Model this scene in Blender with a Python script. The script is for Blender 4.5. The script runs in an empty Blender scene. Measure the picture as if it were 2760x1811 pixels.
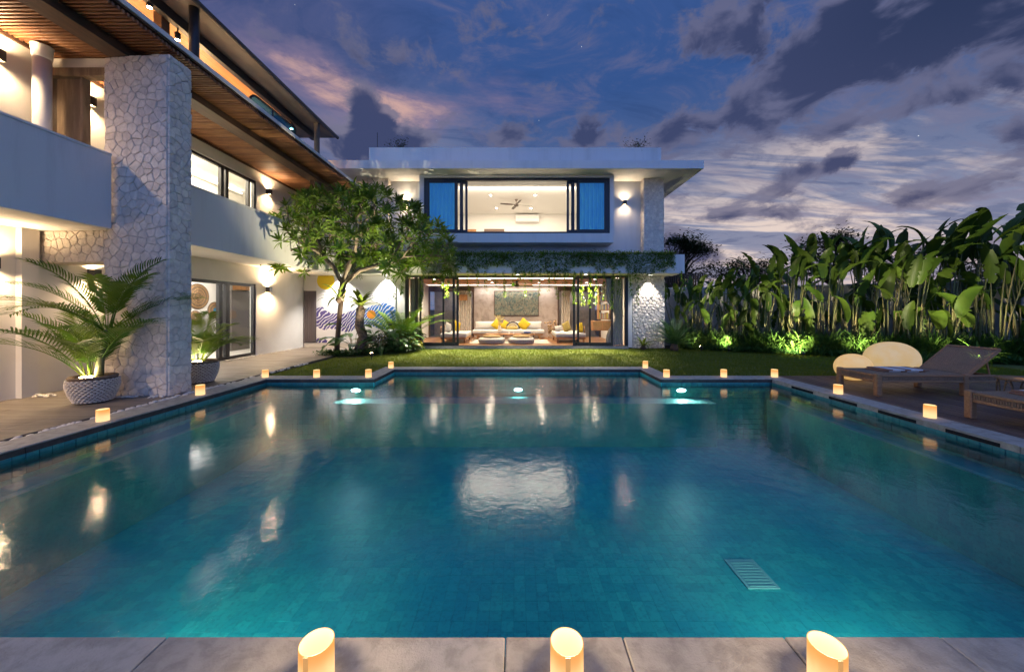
import bpy, bmesh, math, random
import numpy as np
from mathutils import Vector, Matrix, Euler

R = math.radians
scene = bpy.context.scene
COL = scene.collection

# ------------------------------------------------------------------ camera
cam_d = bpy.data.cameras.new("camera")
cam_d.sensor_width = 36.0
cam_d.lens = 12.6
cam_d.shift_x = -0.0036
cam_d.shift_y = -0.0259
cam_d.clip_start = 0.05
cam_d.clip_end = 3000
cam = bpy.data.objects.new("camera", cam_d)
cam.location = (0, 0, 1.45)
cam.rotation_euler = (R(90), 0, 0)
COL.objects.link(cam)
scene.camera = cam

# ------------------------------------------------------------------ world: dusk sky with clouds
world = bpy.data.worlds.new("World")
scene.world = world
world.use_nodes = True
wt = world.node_tree
wt.nodes.clear()


class NT:
    """small node-graph writer"""
    def __init__(self, tree):
        self.t = tree
        self.n = tree.nodes
        self.l = tree.links

    def new(self, typ, **kw):
        n = self.n.new(typ)
        for k, v in kw.items():
            setattr(n, k, v)
        return n

    def put(self, sock, val):
        if isinstance(val, bpy.types.NodeSocket):
            self.l.new(val, sock)
        elif val is not None:
            if hasattr(sock, "default_value"):
                dv = sock.default_value
                if hasattr(dv, "__len__") and not hasattr(val, "__len__"):
                    val = [val] * len(dv)
                if hasattr(dv, "__len__") and len(dv) == 4 and len(val) == 3:
                    val = (*val, 1.0)
                sock.default_value = val

    def m(self, op, a, b=None, c=None, clamp=False):
        n = self.new("ShaderNodeMath", operation=op, use_clamp=clamp)
        self.put(n.inputs[0], a)
        if b is not None:
            self.put(n.inputs[1], b)
        if c is not None:
            self.put(n.inputs[2], c)
        return n.outputs[0]

    def mix(self, fac, a, b, blend="MIX"):
        n = self.new("ShaderNodeMix", data_type="RGBA", blend_type=blend)
        n.clamp_factor = True
        self.put(n.inputs[0], fac)
        self.put(n.inputs[6], a)
        self.put(n.inputs[7], b)
        return n.outputs[2]

    def smooth(self, x, a, b):
        n = self.new("ShaderNodeMapRange", interpolation_type="SMOOTHSTEP")
        self.put(n.inputs[0], x)
        n.inputs[1].default_value = min(a, b)
        n.inputs[2].default_value = max(a, b)
        return n.outputs[0] if a < b else self.m("SUBTRACT", 1.0, n.outputs[0])

    def comb(self, x, y, z):
        n = self.new("ShaderNodeCombineXYZ")
        for i, q in enumerate((x, y, z)):
            self.put(n.inputs[i], q)
        return n.outputs[0]

    def noise(self, vec, scale, detail=6, rough=0.55, dist=0.0):
        n = self.new("ShaderNodeTexNoise")
        self.put(n.inputs["Vector"], vec)
        n.inputs["Scale"].default_value = scale
        n.inputs["Detail"].default_value = detail
        n.inputs["Roughness"].default_value = rough
        n.inputs["Distortion"].default_value = dist
        return n.outputs[0]

    def ramp(self, fac, stops, interp="LINEAR"):
        n = self.new("ShaderNodeValToRGB")
        cr = n.color_ramp
        cr.interpolation = interp
        while len(cr.elements) < len(stops):
            cr.elements.new(0.5)
        for e, (p, c) in zip(cr.elements, stops):
            e.position = p
            e.color = (*c, 1) if len(c) == 3 else c
        self.put(n.inputs[0], fac)
        return n.outputs[0]


w = NT(wt)
tc = w.new("ShaderNodeTexCoord")
sep = w.new("ShaderNodeSeparateXYZ")
w.l.new(tc.outputs["Generated"], sep.inputs[0])
dx, dy, dz = sep.outputs
az = w.m("ARCTAN2", dx, dy)                      # 0 ahead, + to the right
el = w.m("ARCSINE", w.m("MAXIMUM", dz, 0.0))


def blob(a0, e0, sa, se):
    a = w.m("DIVIDE", w.m("SUBTRACT", az, R(a0)), R(sa))
    e = w.m("DIVIDE", w.m("SUBTRACT", el, R(e0)), R(se))
    s = w.m("ADD", w.m("MULTIPLY", a, a), w.m("MULTIPLY", e, e))
    return w.m("EXPONENT", w.m("MULTIPLY", s, -1.0))


def total(items):
    r = None
    for k, b in items:
        q = w.m("MULTIPLY", b, k)
        r = q if r is None else w.m("ADD", r, q)
    return r


SUN_AZ, SUN_EL = 42.0, 1.0
sky = w.new("ShaderNodeTexSky", sky_type="NISHITA")
sky.sun_disc = False
sky.sun_elevation = R(SUN_EL)
sky.sun_rotation = R(SUN_AZ)
nish = w.mix(1.0, sky.outputs[0], (0.045, 0.05, 0.06), "MULTIPLY")

base = w.ramp(w.m("DIVIDE", el, R(90)), [
    (0.0, (0.20, 0.24, 0.40)), (0.08, (0.18, 0.225, 0.39)), (0.20, (0.088, 0.138, 0.30)),
    (0.34, (0.034, 0.090, 0.275)), (0.46, (0.040, 0.095, 0.29)), (0.7, (0.130, 0.190, 0.45)), (1.0, (0.150, 0.210, 0.48))])
base = w.mix(w.smooth(dy, 0.25, -1.05), base, (0.22, 0.43, 1.10))      # the blue hour is clearest opposite the afterglow
glow = total([(1.0, blob(36, 5, 26, 9)), (0.5, blob(-22, 24, 14, 6))])
col = w.mix(w.m("MULTIPLY", glow, 0.75, clamp=True), base, (0.46, 0.46, 0.56))
col = w.mix(w.m("MULTIPLY", blob(-34, 34, 18, 16), 0.75), col, (0.085, 0.098, 0.22))
# high thin streaks, seen flat from below
hz = w.m("ADD", dz, 0.16)
px_ = w.m("DIVIDE", dx, hz)
py_ = w.m("DIVIDE", dy, hz)
pv = w.comb(px_, py_, 0.3)
rot = w.new("ShaderNodeMapping")
w.l.new(pv, rot.inputs[0])
rot.inputs["Rotation"].default_value = (0, 0, R(-14))
rot.inputs["Scale"].default_value = (0.55, 2.4, 1)
st = w.noise(rot.outputs[0], 1.5, 9, 0.62, 0.5)
rot2 = w.new("ShaderNodeMapping")
w.l.new(pv, rot2.inputs[0])
rot2.inputs["Rotation"].default_value = (0, 0, R(16))
rot2.inputs["Location"].default_value = (3.7, 1.2, 0)
rot2.inputs["Scale"].default_value = (0.7, 1.5, 1)
st2 = w.noise(rot2.outputs[0], 1.25, 10, 0.62, 0.9)
pink_bias = total([(0.17, blob(-29, 30.5, 9, 2.6)), (0.17, blob(-17, 28.5, 9, 2.6)), (0.10, blob(-4, 31, 11, 3.5)),
                   (0.08, blob(9, 29.5, 8, 2.5)), (0.10, blob(-26, 25, 9, 3)), (0.09, blob(-10, 25.5, 9, 2.2)),
                   (0.06, blob(-8, 37, 16, 5)), (0.07, blob(13, 34, 5, 2.5)), (0.06, blob(57, 17, 6, 2)), (-0.09, blob(24, 36, 7, 8))])
pk = w.smooth(w.m("ADD", st2, pink_bias), 0.52, 0.74)
pk = w.m("MULTIPLY", pk, w.smooth(dy, -0.3, 0.3))
col = w.mix(w.m("MULTIPLY", pk, 0.75), col, (0.27, 0.20, 0.31))
pk2 = w.smooth(w.m("ADD", st2, pink_bias), 0.66, 0.82)
col = w.mix(w.m("MULTIPLY", pk2, 0.8), col, (0.74, 0.45, 0.38))
# cream and blue-grey streaks over the glow on the right
gl2 = total([(1.0, blob(38, 9, 22, 8)), (0.5, blob(20, 9, 12, 8)), (0.45, blob(44, 19, 14, 2.5))])
cr_ = w.m("MULTIPLY", w.smooth(st, 0.45, 0.62), gl2, clamp=True)
col = w.mix(w.m("MULTIPLY", cr_, 0.9), col, (0.86, 0.70, 0.62))
gr_ = w.m("MULTIPLY", w.smooth(st, 0.56, 0.40), gl2, clamp=True)
col = w.mix(w.m("MULTIPLY", gr_, 0.75), col, (0.20, 0.23, 0.36))
# broken veil of small cloud over the whole west
rot3 = w.new("ShaderNodeMapping")
w.l.new(pv, rot3.inputs[0])
rot3.inputs["Rotation"].default_value = (0, 0, R(-24))
rot3.inputs["Location"].default_value = (1.3, 5.1, 0)
rot3.inputs["Scale"].default_value = (1.0, 1.7, 1)
vl = w.noise(rot3.outputs[0], 2.6, 12, 0.66, 0.8)
west = w.smooth(dy, -0.3, 0.3)
col = w.mix(w.m("MULTIPLY", w.m("MULTIPLY", w.smooth(vl, 0.49, 0.66), west), 0.38), col, (0.21, 0.185, 0.285))
col = w.mix(w.m("MULTIPLY", w.m("MULTIPLY", w.smooth(vl, 0.50, 0.34), west), 0.42), col, (0.022, 0.060, 0.190))
# heaped grey clouds
cv = w.comb(w.m("MULTIPLY", az, 1.0), w.m("MULTIPLY", el, 1.7), 4.4)
cn = w.noise(cv, 7.5, 12, 0.64, 0.35)
cv2 = w.comb(w.m("MULTIPLY", az, 1.0), w.m("MULTIPLY", w.m("ADD", el, R(1.1)), 1.7), 4.4)
cn2 = w.noise(cv2, 7.5, 6, 0.52, 0.35)
cb = total([(0.28, blob(47, 27.5, 11, 4.8)), (0.22, blob(37, 27.5, 6, 3.8)), (0.30, blob(60, 31, 11, 8)), (0.16, blob(31, 24, 6, 2.2)),
            (0.27, blob(39.5, 17.0, 4.5, 1.5)), (0.24, blob(34, 15.0, 4.0, 1.2)), (0.22, blob(30.5, 12.8, 4, 1.2)), (0.18, blob(37, 12.0, 3, 1.1)),
            (0.26, blob(50, 12.0, 4.5, 1.6)), (0.20, blob(41.5, 20.2, 4, 1.5)), (0.16, blob(52, 20, 5, 1.6)), (0.22, blob(58, 15.5, 6, 2.2)),
            (0.20, blob(42, 10.5, 3, 1.2)), (0.18, blob(40, 8, 4, 1.4)),
            (0.34, blob(-22.5, 26.5, 3.0, 3.6)), (0.30, blob(-23, 22.5, 6.0, 3.0)), (0.16, blob(-15, 25, 4, 2)),
            (0.28, blob(-1.5, 26, 4.2, 1.9)), (0.24, blob(10.5, 25, 4.0, 1.5)), (0.28, blob(22, 24.2, 4.2, 2.4)), (0.14, blob(16, 26, 4, 2)),
            (0.22, blob(23.5, 9.5, 2.5, 4)), (0.24, blob(27, 7.5, 4, 2.2)), (0.12, blob(-28, 44, 14, 7)), (0.15, blob(28.5, 34, 3.5, 3.5)), (0.14, blob(34, 38, 8, 4)),
            (-0.14, blob(43, 18.5, 12, 1.6)), (-0.10, blob(35, 10, 12, 2.5)), (-0.10, blob(15, 33, 9, 6))])
ahead = w.smooth(dy, -0.45, 0.15)                 # the heaped clouds stand in the west; the east is clear
cs = w.m("SUBTRACT", w.m("ADD", cn, cb), w.m("MULTIPLY", w.m("SUBTRACT", 1.0, ahead), 0.35))
ce = w.smooth(cs, 0.535, 0.685)
edge_c = w.mix(w.m("MULTIPLY", glow, 0.8, clamp=True), (0.135, 0.140, 0.245), (0.27, 0.25, 0.32))
col = w.mix(w.m("MULTIPLY", ce, 0.86), col, edge_c)
cs2 = w.m("ADD", cn2, cb)
cd = w.m("MULTIPLY", w.smooth(cs2, 0.60, 0.78), w.smooth(cs, 0.57, 0.70))
core_c = w.mix(blob(54, 31, 16, 10), (0.040, 0.056, 0.145), (0.014, 0.030, 0.090))
col = w.mix(w.m("MULTIPLY", cd, 0.93), col, core_c)
col = w.mix(0.12, col, nish, "ADD")
# a few early stars
vor = w.new("ShaderNodeTexVoronoi", feature="F1")
w.l.new(tc.outputs["Generated"], vor.inputs["Vector"])
vor.inputs["Scale"].default_value = 30
star = w.m("MULTIPLY", w.m("LESS_THAN", vor.outputs["Distance"], 0.028), w.smooth(cs, 0.6, 0.5))
col = w.mix(w.m("MULTIPLY", star, 0.7), col, (0.9, 0.95, 1.0))
bg = w.new("ShaderNodeBackground")
w.l.new(col, bg.inputs[0])
bg.inputs[1].default_value = 0.88
wo = w.new("ShaderNodeOutputWorld")
w.l.new(bg.outputs[0], wo.inputs[0])

# ------------------------------------------------------------------ last afterglow of the sun, low behind the garden
sun_d = bpy.data.lights.new("sun", "SUN")
sun_d.energy = 0.10
sun_d.angle = R(14)
sun_d.color = (1.0, 0.80, 0.72)
sun = bpy.data.objects.new("sun", sun_d)
_a, _e = R(SUN_AZ), R(SUN_EL + 3)
sun.rotation_euler = (-Vector((math.sin(_a) * math.cos(_e), math.cos(_a) * math.cos(_e), math.sin(_e)))).to_track_quat("-Z", "Y").to_euler()
COL.objects.link(sun)

# ------------------------------------------------------------------ exposure and render settings
scene.view_settings.view_transform = "Standard"
scene.view_settings.look = "None"
scene.view_settings.exposure = 0.12
scene.view_settings.gamma = 1.0
scene.view_settings.use_curve_mapping = False
scene.render.engine = "CYCLES"
scene.cycles.use_denoising = True
scene.cycles.use_adaptive_sampling = True
scene.cycles.adaptive_threshold = 0.025
scene.cycles.max_bounces = 6
scene.cycles.diffuse_bounces = 3
scene.cycles.glossy_bounces = 3
scene.cycles.transmission_bounces = 4
scene.cycles.transparent_max_bounces = 12
scene.cycles.caustics_reflective = False
scene.cycles.caustics_refractive = False
scene.cycles.sample_clamp_indirect = 4.0

# ================================================================== helpers
def tag(o, label=None, cat=None, group=None, kind=None):
    if label:
        o["label"] = label
    if cat:
        o["category"] = cat
    if group:
        o["group"] = group
    if kind:
        o["kind"] = kind
    return o


def link(o):
    COL.objects.link(o)
    return o


def adopt(o, parent):
    o.parent = parent
    o.matrix_parent_inverse = Matrix.Translation(-WORLD_LOC.get(parent.name, Vector((0, 0, 0))))
    return o


WORLD_LOC = {}


def thing(name, label, cat, loc=(0, 0, 0), group=None):
    o = bpy.data.objects.new(name, None)
    o.empty_display_size = 0.1
    o.location = loc
    WORLD_LOC[o.name] = Vector(loc)
    link(o)
    return tag(o, label, cat, group)


def part_empty(name, loc, parent):
    o = bpy.data.objects.new(name, None)
    o.location = loc
    WORLD_LOC[o.name] = Vector(loc)
    link(o)
    return adopt(o, parent)


class MB:
    def __init__(self):
        self.v = []
        self.f = []

    def add(self, vs, fs):
        n = len(self.v)
        self.v.extend([tuple(p) for p in vs])
        self.f.extend([tuple(i + n for i in q) for q in fs])
        return self

    def box(self, x0, x1, y0, y1, z0, z1):
        return self.add([(x0, y0, z0), (x1, y0, z0), (x1, y1, z0), (x0, y1, z0), (x0, y0, z1), (x1, y0, z1), (x1, y1, z1), (x0, y1, z1)],
                        [(0, 3, 2, 1), (4, 5, 6, 7), (0, 1, 5, 4), (1, 2, 6, 5), (2, 3, 7, 6), (3, 0, 4, 7)])

    def cbox(self, x0, x1, y0, y1, z0, z1, c=0.01, seg=1):
        bm = bmesh.new()
        bmesh.ops.create_cube(bm, size=1)
        bmesh.ops.scale(bm, vec=(x1 - x0, y1 - y0, z1 - z0), verts=bm.verts)
        bmesh.ops.translate(bm, vec=((x0 + x1) / 2, (y0 + y1) / 2, (z0 + z1) / 2), verts=bm.verts)
        bmesh.ops.bevel(bm, geom=bm.edges[:], offset=c, segments=seg, affect="EDGES", profile=0.5)
        bm.verts.index_update()
        self.add([v.co[:] for v in bm.verts], [[v.index for v in f.verts] for f in bm.faces])
        bm.free()
        return self

    def obox(self, c, size, rot):
        """box at c with full sizes and an Euler rotation"""
        m = Euler(rot).to_matrix()
        sx, sy, sz = [q / 2 for q in size]
        vs = []
        for x, y, z in ((-1, -1, -1), (1, -1, -1), (1, 1, -1), (-1, 1, -1), (-1, -1, 1), (1, -1, 1), (1, 1, 1), (-1, 1, 1)):
            vs.append(Vector(c) + m @ Vector((x * sx, y * sy, z * sz)))
        return self.add(vs, [(0, 3, 2, 1), (4, 5, 6, 7), (0, 1, 5, 4), (1, 2, 6, 5), (2, 3, 7, 6), (3, 0, 4, 7)])

    def tube(self, pts, rad, n=6, caps=True):
        pts = [Vector(p) for p in pts]
        if not hasattr(rad, "__len__"):
            rad = [rad] * len(pts)
        base = len(self.v)
        up = None
        for i, p in enumerate(pts):
            t = (pts[min(i + 1, len(pts) - 1)] - pts[max(i - 1, 0)]).normalized()
            if up is None:
                a = Vector((0, 0, 1)) if abs(t.z) < 0.9 else Vector((1, 0, 0))
                up = t.cross(a).normalized()
            up = (up - t * up.dot(t)).normalized()
            bi = t.cross(up)
            for k in range(n):
                an = 2 * math.pi * k / n
                self.v.append(tuple(p + (up * math.cos(an) + bi * math.sin(an)) * rad[i]))
        for i in range(len(pts) - 1):
            for k in range(n):
                a = base + i * n + k
                b = base + i * n + (k + 1) % n
                self.f.append((a, b, b + n, a + n))
        if caps:
            self.f.append(tuple(base + k for k in range(n))[::-1])
            self.f.append(tuple(base + (len(pts) - 1) * n + k for k in range(n)))
        return self

    def lathe(self, prof, n=24, c=(0, 0, 0)):
        base = len(self.v)
        for r, z in prof:
            for k in range(n):
                a = 2 * math.pi * k / n
                self.v.append((c[0] + r * math.cos(a), c[1] + r * math.sin(a), c[2] + z))
        for i in range(len(prof) - 1):
            for k in range(n):
                a = base + i * n + k
                b = base + i * n + (k + 1) % n
                self.f.append((a, b, b + n, a + n))
        if prof[0][0] > 1e-6:
            self.f.append(tuple(base + k for k in range(n))[::-1])
        if prof[-1][0] > 1e-6:
            self.f.append(tuple(base + (len(prof) - 1) * n + k for k in range(n)))
        return self

    def prism(self, poly, z0, z1):
        n = len(poly)
        vs = [(x, y, z0) for x, y in poly] + [(x, y, z1) for x, y in poly]
        fs = [tuple(range(n))[::-1], tuple(range(n, 2 * n))]
        fs += [(i, (i + 1) % n, n + (i + 1) % n, n + i) for i in range(n)]
        return self.add(vs, fs)

    def mesh(self, name, mat=None, smooth=False):
        me = bpy.data.meshes.new(name)
        me.from_pydata(self.v, [], self.f)
        if smooth:
            me.shade_smooth() if hasattr(me, "shade_smooth") else None
        if mat:
            me.materials.append(mat)
        me.update()
        return me

    def build(self, name, mat, parent=None, smooth=False):
        return put(name, self.mesh(name, mat, smooth), parent)


def put(name, me, parent=None, loc=None, rot=None, scale=None):
    o = bpy.data.objects.new(name, me)
    link(o)
    if loc is not None:
        o.location = loc
    if rot is not None:
        o.rotation_euler = rot
    if scale is not None:
        o.scale = scale
    if parent is not None:
        adopt(o, parent)
    return o


def wall_rects(a0, a1, z0, z1, openings):
    """cut rectangles (a0,a1,z0,z1) out of a wall: returns the solid rectangles"""
    xs = sorted({a0, a1, *[q for o in openings for q in o[:2] if a0 < q < a1]})
    out = []
    for i in range(len(xs) - 1):
        l, r = xs[i], xs[i + 1]
        mid = (l + r) / 2
        cuts = sorted([(o[2], o[3]) for o in openings if o[0] < mid < o[1]])
        z = z0
        for c0, c1 in cuts:
            if c0 > z + 1e-5:
                out.append((l, r, z, c0))
            z = max(z, c1)
        if z < z1 - 1e-5:
            out.append((l, r, z, z1))
    return out


def spot(name, loc, target, watts, angle, color, blend=0.6, radius=0.03):
    d = bpy.data.lights.new(name, "SPOT")
    d.energy = watts
    d.spot_size = R(angle)
    d.spot_blend = blend
    d.color = color
    d.shadow_soft_size = radius
    o = bpy.data.objects.new(name, d)
    o.location = loc
    o.rotation_euler = (Vector(target) - Vector(loc)).to_track_quat("-Z", "Y").to_euler()
    return link(o)


def point(name, loc, watts, color, radius=0.04):
    d = bpy.data.lights.new(name, "POINT")
    d.energy = watts
    d.color = color
    d.shadow_soft_size = radius
    o = bpy.data.objects.new(name, d)
    o.location = loc
    return link(o)


def area(name, loc, target, watts, sx, sy, color):
    d = bpy.data.lights.new(name, "AREA")
    d.shape = "RECTANGLE"
    d.size = sx
    d.size_y = sy
    d.energy = watts
    d.color = color
    o = bpy.data.objects.new(name, d)
    o.location = loc
    o.rotation_euler = (Vector(target) - Vector(loc)).to_track_quat("-Z", "Y").to_euler()
    return link(o)


WARM = (1.0, 0.70, 0.40)
WARM2 = (1.0, 0.80, 0.56)
SOFT = (1.0, 0.88, 0.72)
COOL = (0.92, 0.96, 1.0)


# ================================================================== materials
def material(name, color, rough=0.6, metal=0.0, spec=0.5, col2=None, scale=4.0, detail=6, lo=0.35, hi=0.65,
             stretch=(1, 1, 1), bump=0.0, bump_scale=60.0, coords="Object", rand=0.0, sheen=0.0, rough2=None, trans=0.0):
    m = bpy.data.materials.new(name)
    m.use_nodes = True
    t = NT(m.node_tree)
    b = m.node_tree.nodes["Principled BSDF"]
    b.inputs["Roughness"].default_value = rough
    b.inputs["Metallic"].default_value = metal
    b.inputs["Specular IOR Level"].default_value = spec
    if sheen:
        b.inputs["Sheen Weight"].default_value = sheen
    if coords == "World":
        vec = t.new("ShaderNodeNewGeometry").outputs["Position"]
    else:
        vec = t.new("ShaderNodeTexCoord").outputs["Object"]
    mp = t.new("ShaderNodeMapping")
    t.l.new(vec, mp.inputs[0])
    mp.inputs["Scale"].default_value = stretch
    c = None
    if col2 is not None:
        nz = t.noise(mp.outputs[0], scale, detail, 0.6, 0.3)
        f = t.smooth(nz, lo, hi)
        c = t.mix(f, color, col2)
        if rough2 is not None:
            t.put(b.inputs["Roughness"], t.m("ADD", t.m("MULTIPLY", f, rough2 - rough), rough))
    if rand:
        oi = t.new("ShaderNodeObjectInfo")
        hs = t.new("ShaderNodeHueSaturation")
        t.put(hs.inputs["Value"], t.m("ADD", t.m("MULTIPLY", oi.outputs["Random"], 2 * rand), 1 - rand))
        t.put(hs.inputs["Hue"], t.m("ADD", t.m("MULTIPLY", oi.outputs["Random"], rand * 0.06), 0.5 - rand * 0.03))
        t.put(hs.inputs["Color"], c if c is not None else color)
        c = hs.outputs[0]
    t.put(b.inputs["Base Color"], c if c is not None else color)
    if bump:
        nb = t.noise(mp.outputs[0], bump_scale, 5, 0.6)
        bn = t.new("ShaderNodeBump")
        bn.inputs["Strength"].default_value = bump
        bn.inputs["Distance"].default_value = 0.02
        t.l.new(nb, bn.inputs["Height"])
        t.l.new(bn.outputs[0], b.inputs["Normal"])
    return m


def emitter(name, color, strength, col2=None, scale=20.0, base=None, stretch=(1, 1, 1)):
    m = bpy.data.materials.new(name)
    m.use_nodes = True
    t = NT(m.node_tree)
    b = m.node_tree.nodes["Principled BSDF"]
    b.inputs["Base Color"].default_value = (*(base or color), 1)
    b.inputs["Emission Strength"].default_value = strength
    c = color
    if col2 is not None:
        mp = t.new("ShaderNodeMapping")
        t.l.new(t.new("ShaderNodeTexCoord").outputs["Object"], mp.inputs[0])
        mp.inputs["Scale"].default_value = stretch
        c = t.mix(t.smooth(t.noise(mp.outputs[0], scale, 5), 0.35, 0.65), color, col2)
    t.put(b.inputs["Emission Color"], c)
    return m


def leafmat(name, color, col2, rough=0.45, scale=3.0, translucency=0.28, rand=0.25, dry=None):
    m = bpy.data.materials.new(name)
    m.use_nodes = True
    nt = m.node_tree
    nt.nodes.clear()
    t = NT(nt)
    vec = t.new("ShaderNodeNewGeometry").outputs["Position"]
    c = t.mix(t.smooth(t.noise(vec, scale, 4), 0.35, 0.65), color, col2)
    if rand:
        oi = t.new("ShaderNodeObjectInfo")
        hs = t.new("ShaderNodeHueSaturation")
        t.put(hs.inputs["Value"], t.m("ADD", t.m("MULTIPLY", oi.outputs["Random"], 2 * rand), 1 - rand))
        t.put(hs.inputs["Color"], c)
        c = hs.outputs[0]
    if dry is not None:
        c = t.mix(t.smooth(t.noise(vec, 9.0, 3), 0.66, 0.74), c, dry)
    b = t.new("ShaderNodeBsdfPrincipled")
    t.put(b.inputs["Base Color"], c)
    b.inputs["Roughness"].default_value = rough
    b.inputs["Specular IOR Level"].default_value = 0.22
    tr = t.new("ShaderNodeBsdfTranslucent")
    t.put(tr.inputs[0], t.mix(1.0, c, (1.3, 1.25, 0.6), "MULTIPLY"))
    mx = t.new("ShaderNodeMixShader")
    mx.inputs[0].default_value = translucency
    t.l.new(b.outputs[0], mx.inputs[1])
    t.l.new(tr.outputs[0], mx.inputs[2])
    out = t.new("ShaderNodeOutputMaterial")
    t.l.new(mx.outputs[0], out.inputs[0])
    return m


def glassmat(name, tint=(0.97, 0.98, 0.98), refl=1.0, rough=0.0, ior=1.45, coat=(1, 1, 1)):
    m = bpy.data.materials.new(name)
    m.use_nodes = True
    nt = m.node_tree
    nt.nodes.clear()
    t = NT(nt)
    tr = t.new("ShaderNodeBsdfTransparent")
    tr.inputs[0].default_value = (*tint, 1)
    gl = t.new("ShaderNodeBsdfGlossy")
    gl.inputs["Roughness"].default_value = rough
    gl.inputs["Color"].default_value = (*coat, 1)
    fr = t.new("ShaderNodeFresnel")
    fr.inputs[0].default_value = ior
    mx = t.new("ShaderNodeMixShader")
    bk_ = t.new("ShaderNodeNewGeometry").outputs["Backfacing"]      # reflect once, at the outer face of the pane
    t.put(mx.inputs[0], t.m("MULTIPLY", t.m("MULTIPLY", fr.outputs[0], refl, clamp=True), t.m("SUBTRACT", 1.0, bk_)))
    t.l.new(tr.outputs[0], mx.inputs[1])
    t.l.new(gl.outputs[0], mx.inputs[2])
    out = t.new("ShaderNodeOutputMaterial")
    t.l.new(mx.outputs[0], out.inputs[0])
    return m


M = {}
M["plaster"] = material("plaster", (0.79, 0.76, 0.71), 0.75, col2=(0.74, 0.705, 0.655), scale=1.3, bump=0.12, bump_scale=90, coords="World")
M["plaster_grey"] = material("plaster_grey", (0.71, 0.70, 0.69), 0.7, col2=(0.60, 0.585, 0.57), scale=2.4, lo=.45, hi=.78, bump=0.15, bump_scale=50, coords="World", stretch=(1.4, 1.4, 0.16))
M["plaster_in"] = material("plaster_in", (0.80, 0.775, 0.73), 0.7, coords="World")
M["stone"] = material("limestone", (0.84, 0.75, 0.65), 0.85, col2=(0.68, 0.60, 0.52), scale=9, bump=0.7, bump_scale=38, coords="World", rand=0.10)
M["mortar"] = material("mortar", (0.66, 0.585, 0.51), 0.95, col2=(0.50, 0.44, 0.385), scale=20, coords="World")
M["slat"] = material("slat_timber", (0.26, 0.115, 0.048), 0.5, col2=(0.17, 0.07, 0.03), scale=5, stretch=(0.6, 6, 6), bump=0.1, coords="World", rand=0.22)
M["beam"] = material("beam_timber", (0.085, 0.045, 0.028), 0.55, col2=(0.055, 0.03, 0.02), scale=4, stretch=(6, 0.5, 6), coords="World")
M["orange_wood"] = material("ceiling_timber", (0.50, 0.24, 0.085), 0.5, col2=(0.40, 0.175, 0.06), scale=3, stretch=(5, 0.4, 1), coords="World")
M["black_metal"] = material("black_metal", (0.018, 0.018, 0.022), 0.4, spec=0.5)
M["blue_metal"] = material("dark_frame", (0.016, 0.018, 0.026), 0.35)
M["roof"] = material("roof_sheet", (0.035, 0.036, 0.042), 0.55, col2=(0.05, 0.05, 0.055), scale=3)
M["roof_under"] = material("roof_underside", (0.11, 0.10, 0.092), 0.7, col2=(0.08, 0.075, 0.07), scale=2)
M["old_wood"] = material("weathered_timber", (0.26, 0.19, 0.13), 0.75, col2=(0.15, 0.105, 0.07), scale=3, stretch=(3, 3, 0.4), bump=0.4, bump_scale=18)
M["glass"] = glassmat("window_glass", (0.96, 0.97, 0.97), 0.8)
M["glass_sky_tint"] = glassmat("sky_tinted_glass", (0.30, 0.66, 1.0), 1.0, ior=3.4, coat=(0.20, 0.70, 1.0))  # blue of the reflected dusk sky put into tint and coat
M["coping"] = material("coping_stone", (0.43, 0.41, 0.35), 0.7, col2=(0.30, 0.285, 0.24), scale=11, detail=9, lo=.38, hi=.68, bump=0.4, bump_scale=90, coords="World", rand=0.10)
M["paving"] = material("paving_stone", (0.205, 0.172, 0.142), 0.42, col2=(0.145, 0.123, 0.105), scale=2.2, stretch=(0.5, 3.2, 1), bump=0.08, bump_scale=50, coords="World", rand=0.07, rough2=0.55)
M["joint"] = material("joint_dark", (0.07, 0.06, 0.052), 0.9)
M["deck"] = material("deck_timber", (0.175, 0.105, 0.072), 0.55, col2=(0.10, 0.062, 0.045), scale=5, stretch=(8, 0.5, 1), bump=0.25, bump_scale=30, coords="World", rand=0.25)
M["soil"] = material("soil", (0.055, 0.042, 0.028), 0.95, col2=(0.03, 0.024, 0.016), scale=8)
M["turf"] = material("turf_ground", (0.085, 0.110, 0.015), 0.95, col2=(0.11, 0.13, 0.02), scale=6, coords="World")
M["tile"] = None
M["white"] = material("white_paint", (0.80, 0.79, 0.77), 0.5)
M["brass"] = material("warm_reflector", (0.55, 0.38, 0.16), 0.35, metal=0.8)
M["pebble"] = material("white_pebble", (0.74, 0.70, 0.64), 0.5, col2=(0.60, 0.56, 0.50), scale=14, rand=0.12)
M["lamp_white"] = emitter("lamp_white", (0.95, 0.97, 1.0), 26.0)
M["lamp_soft"] = emitter("lamp_soft", (1.0, 0.95, 0.88), 9.0)
M["lamp_warm"] = emitter("lamp_warm", (1.0, 0.66, 0.30), 110.0)
M["led"] = emitter("led_strip", (1.0, 0.93, 0.80), 9.0)

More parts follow.
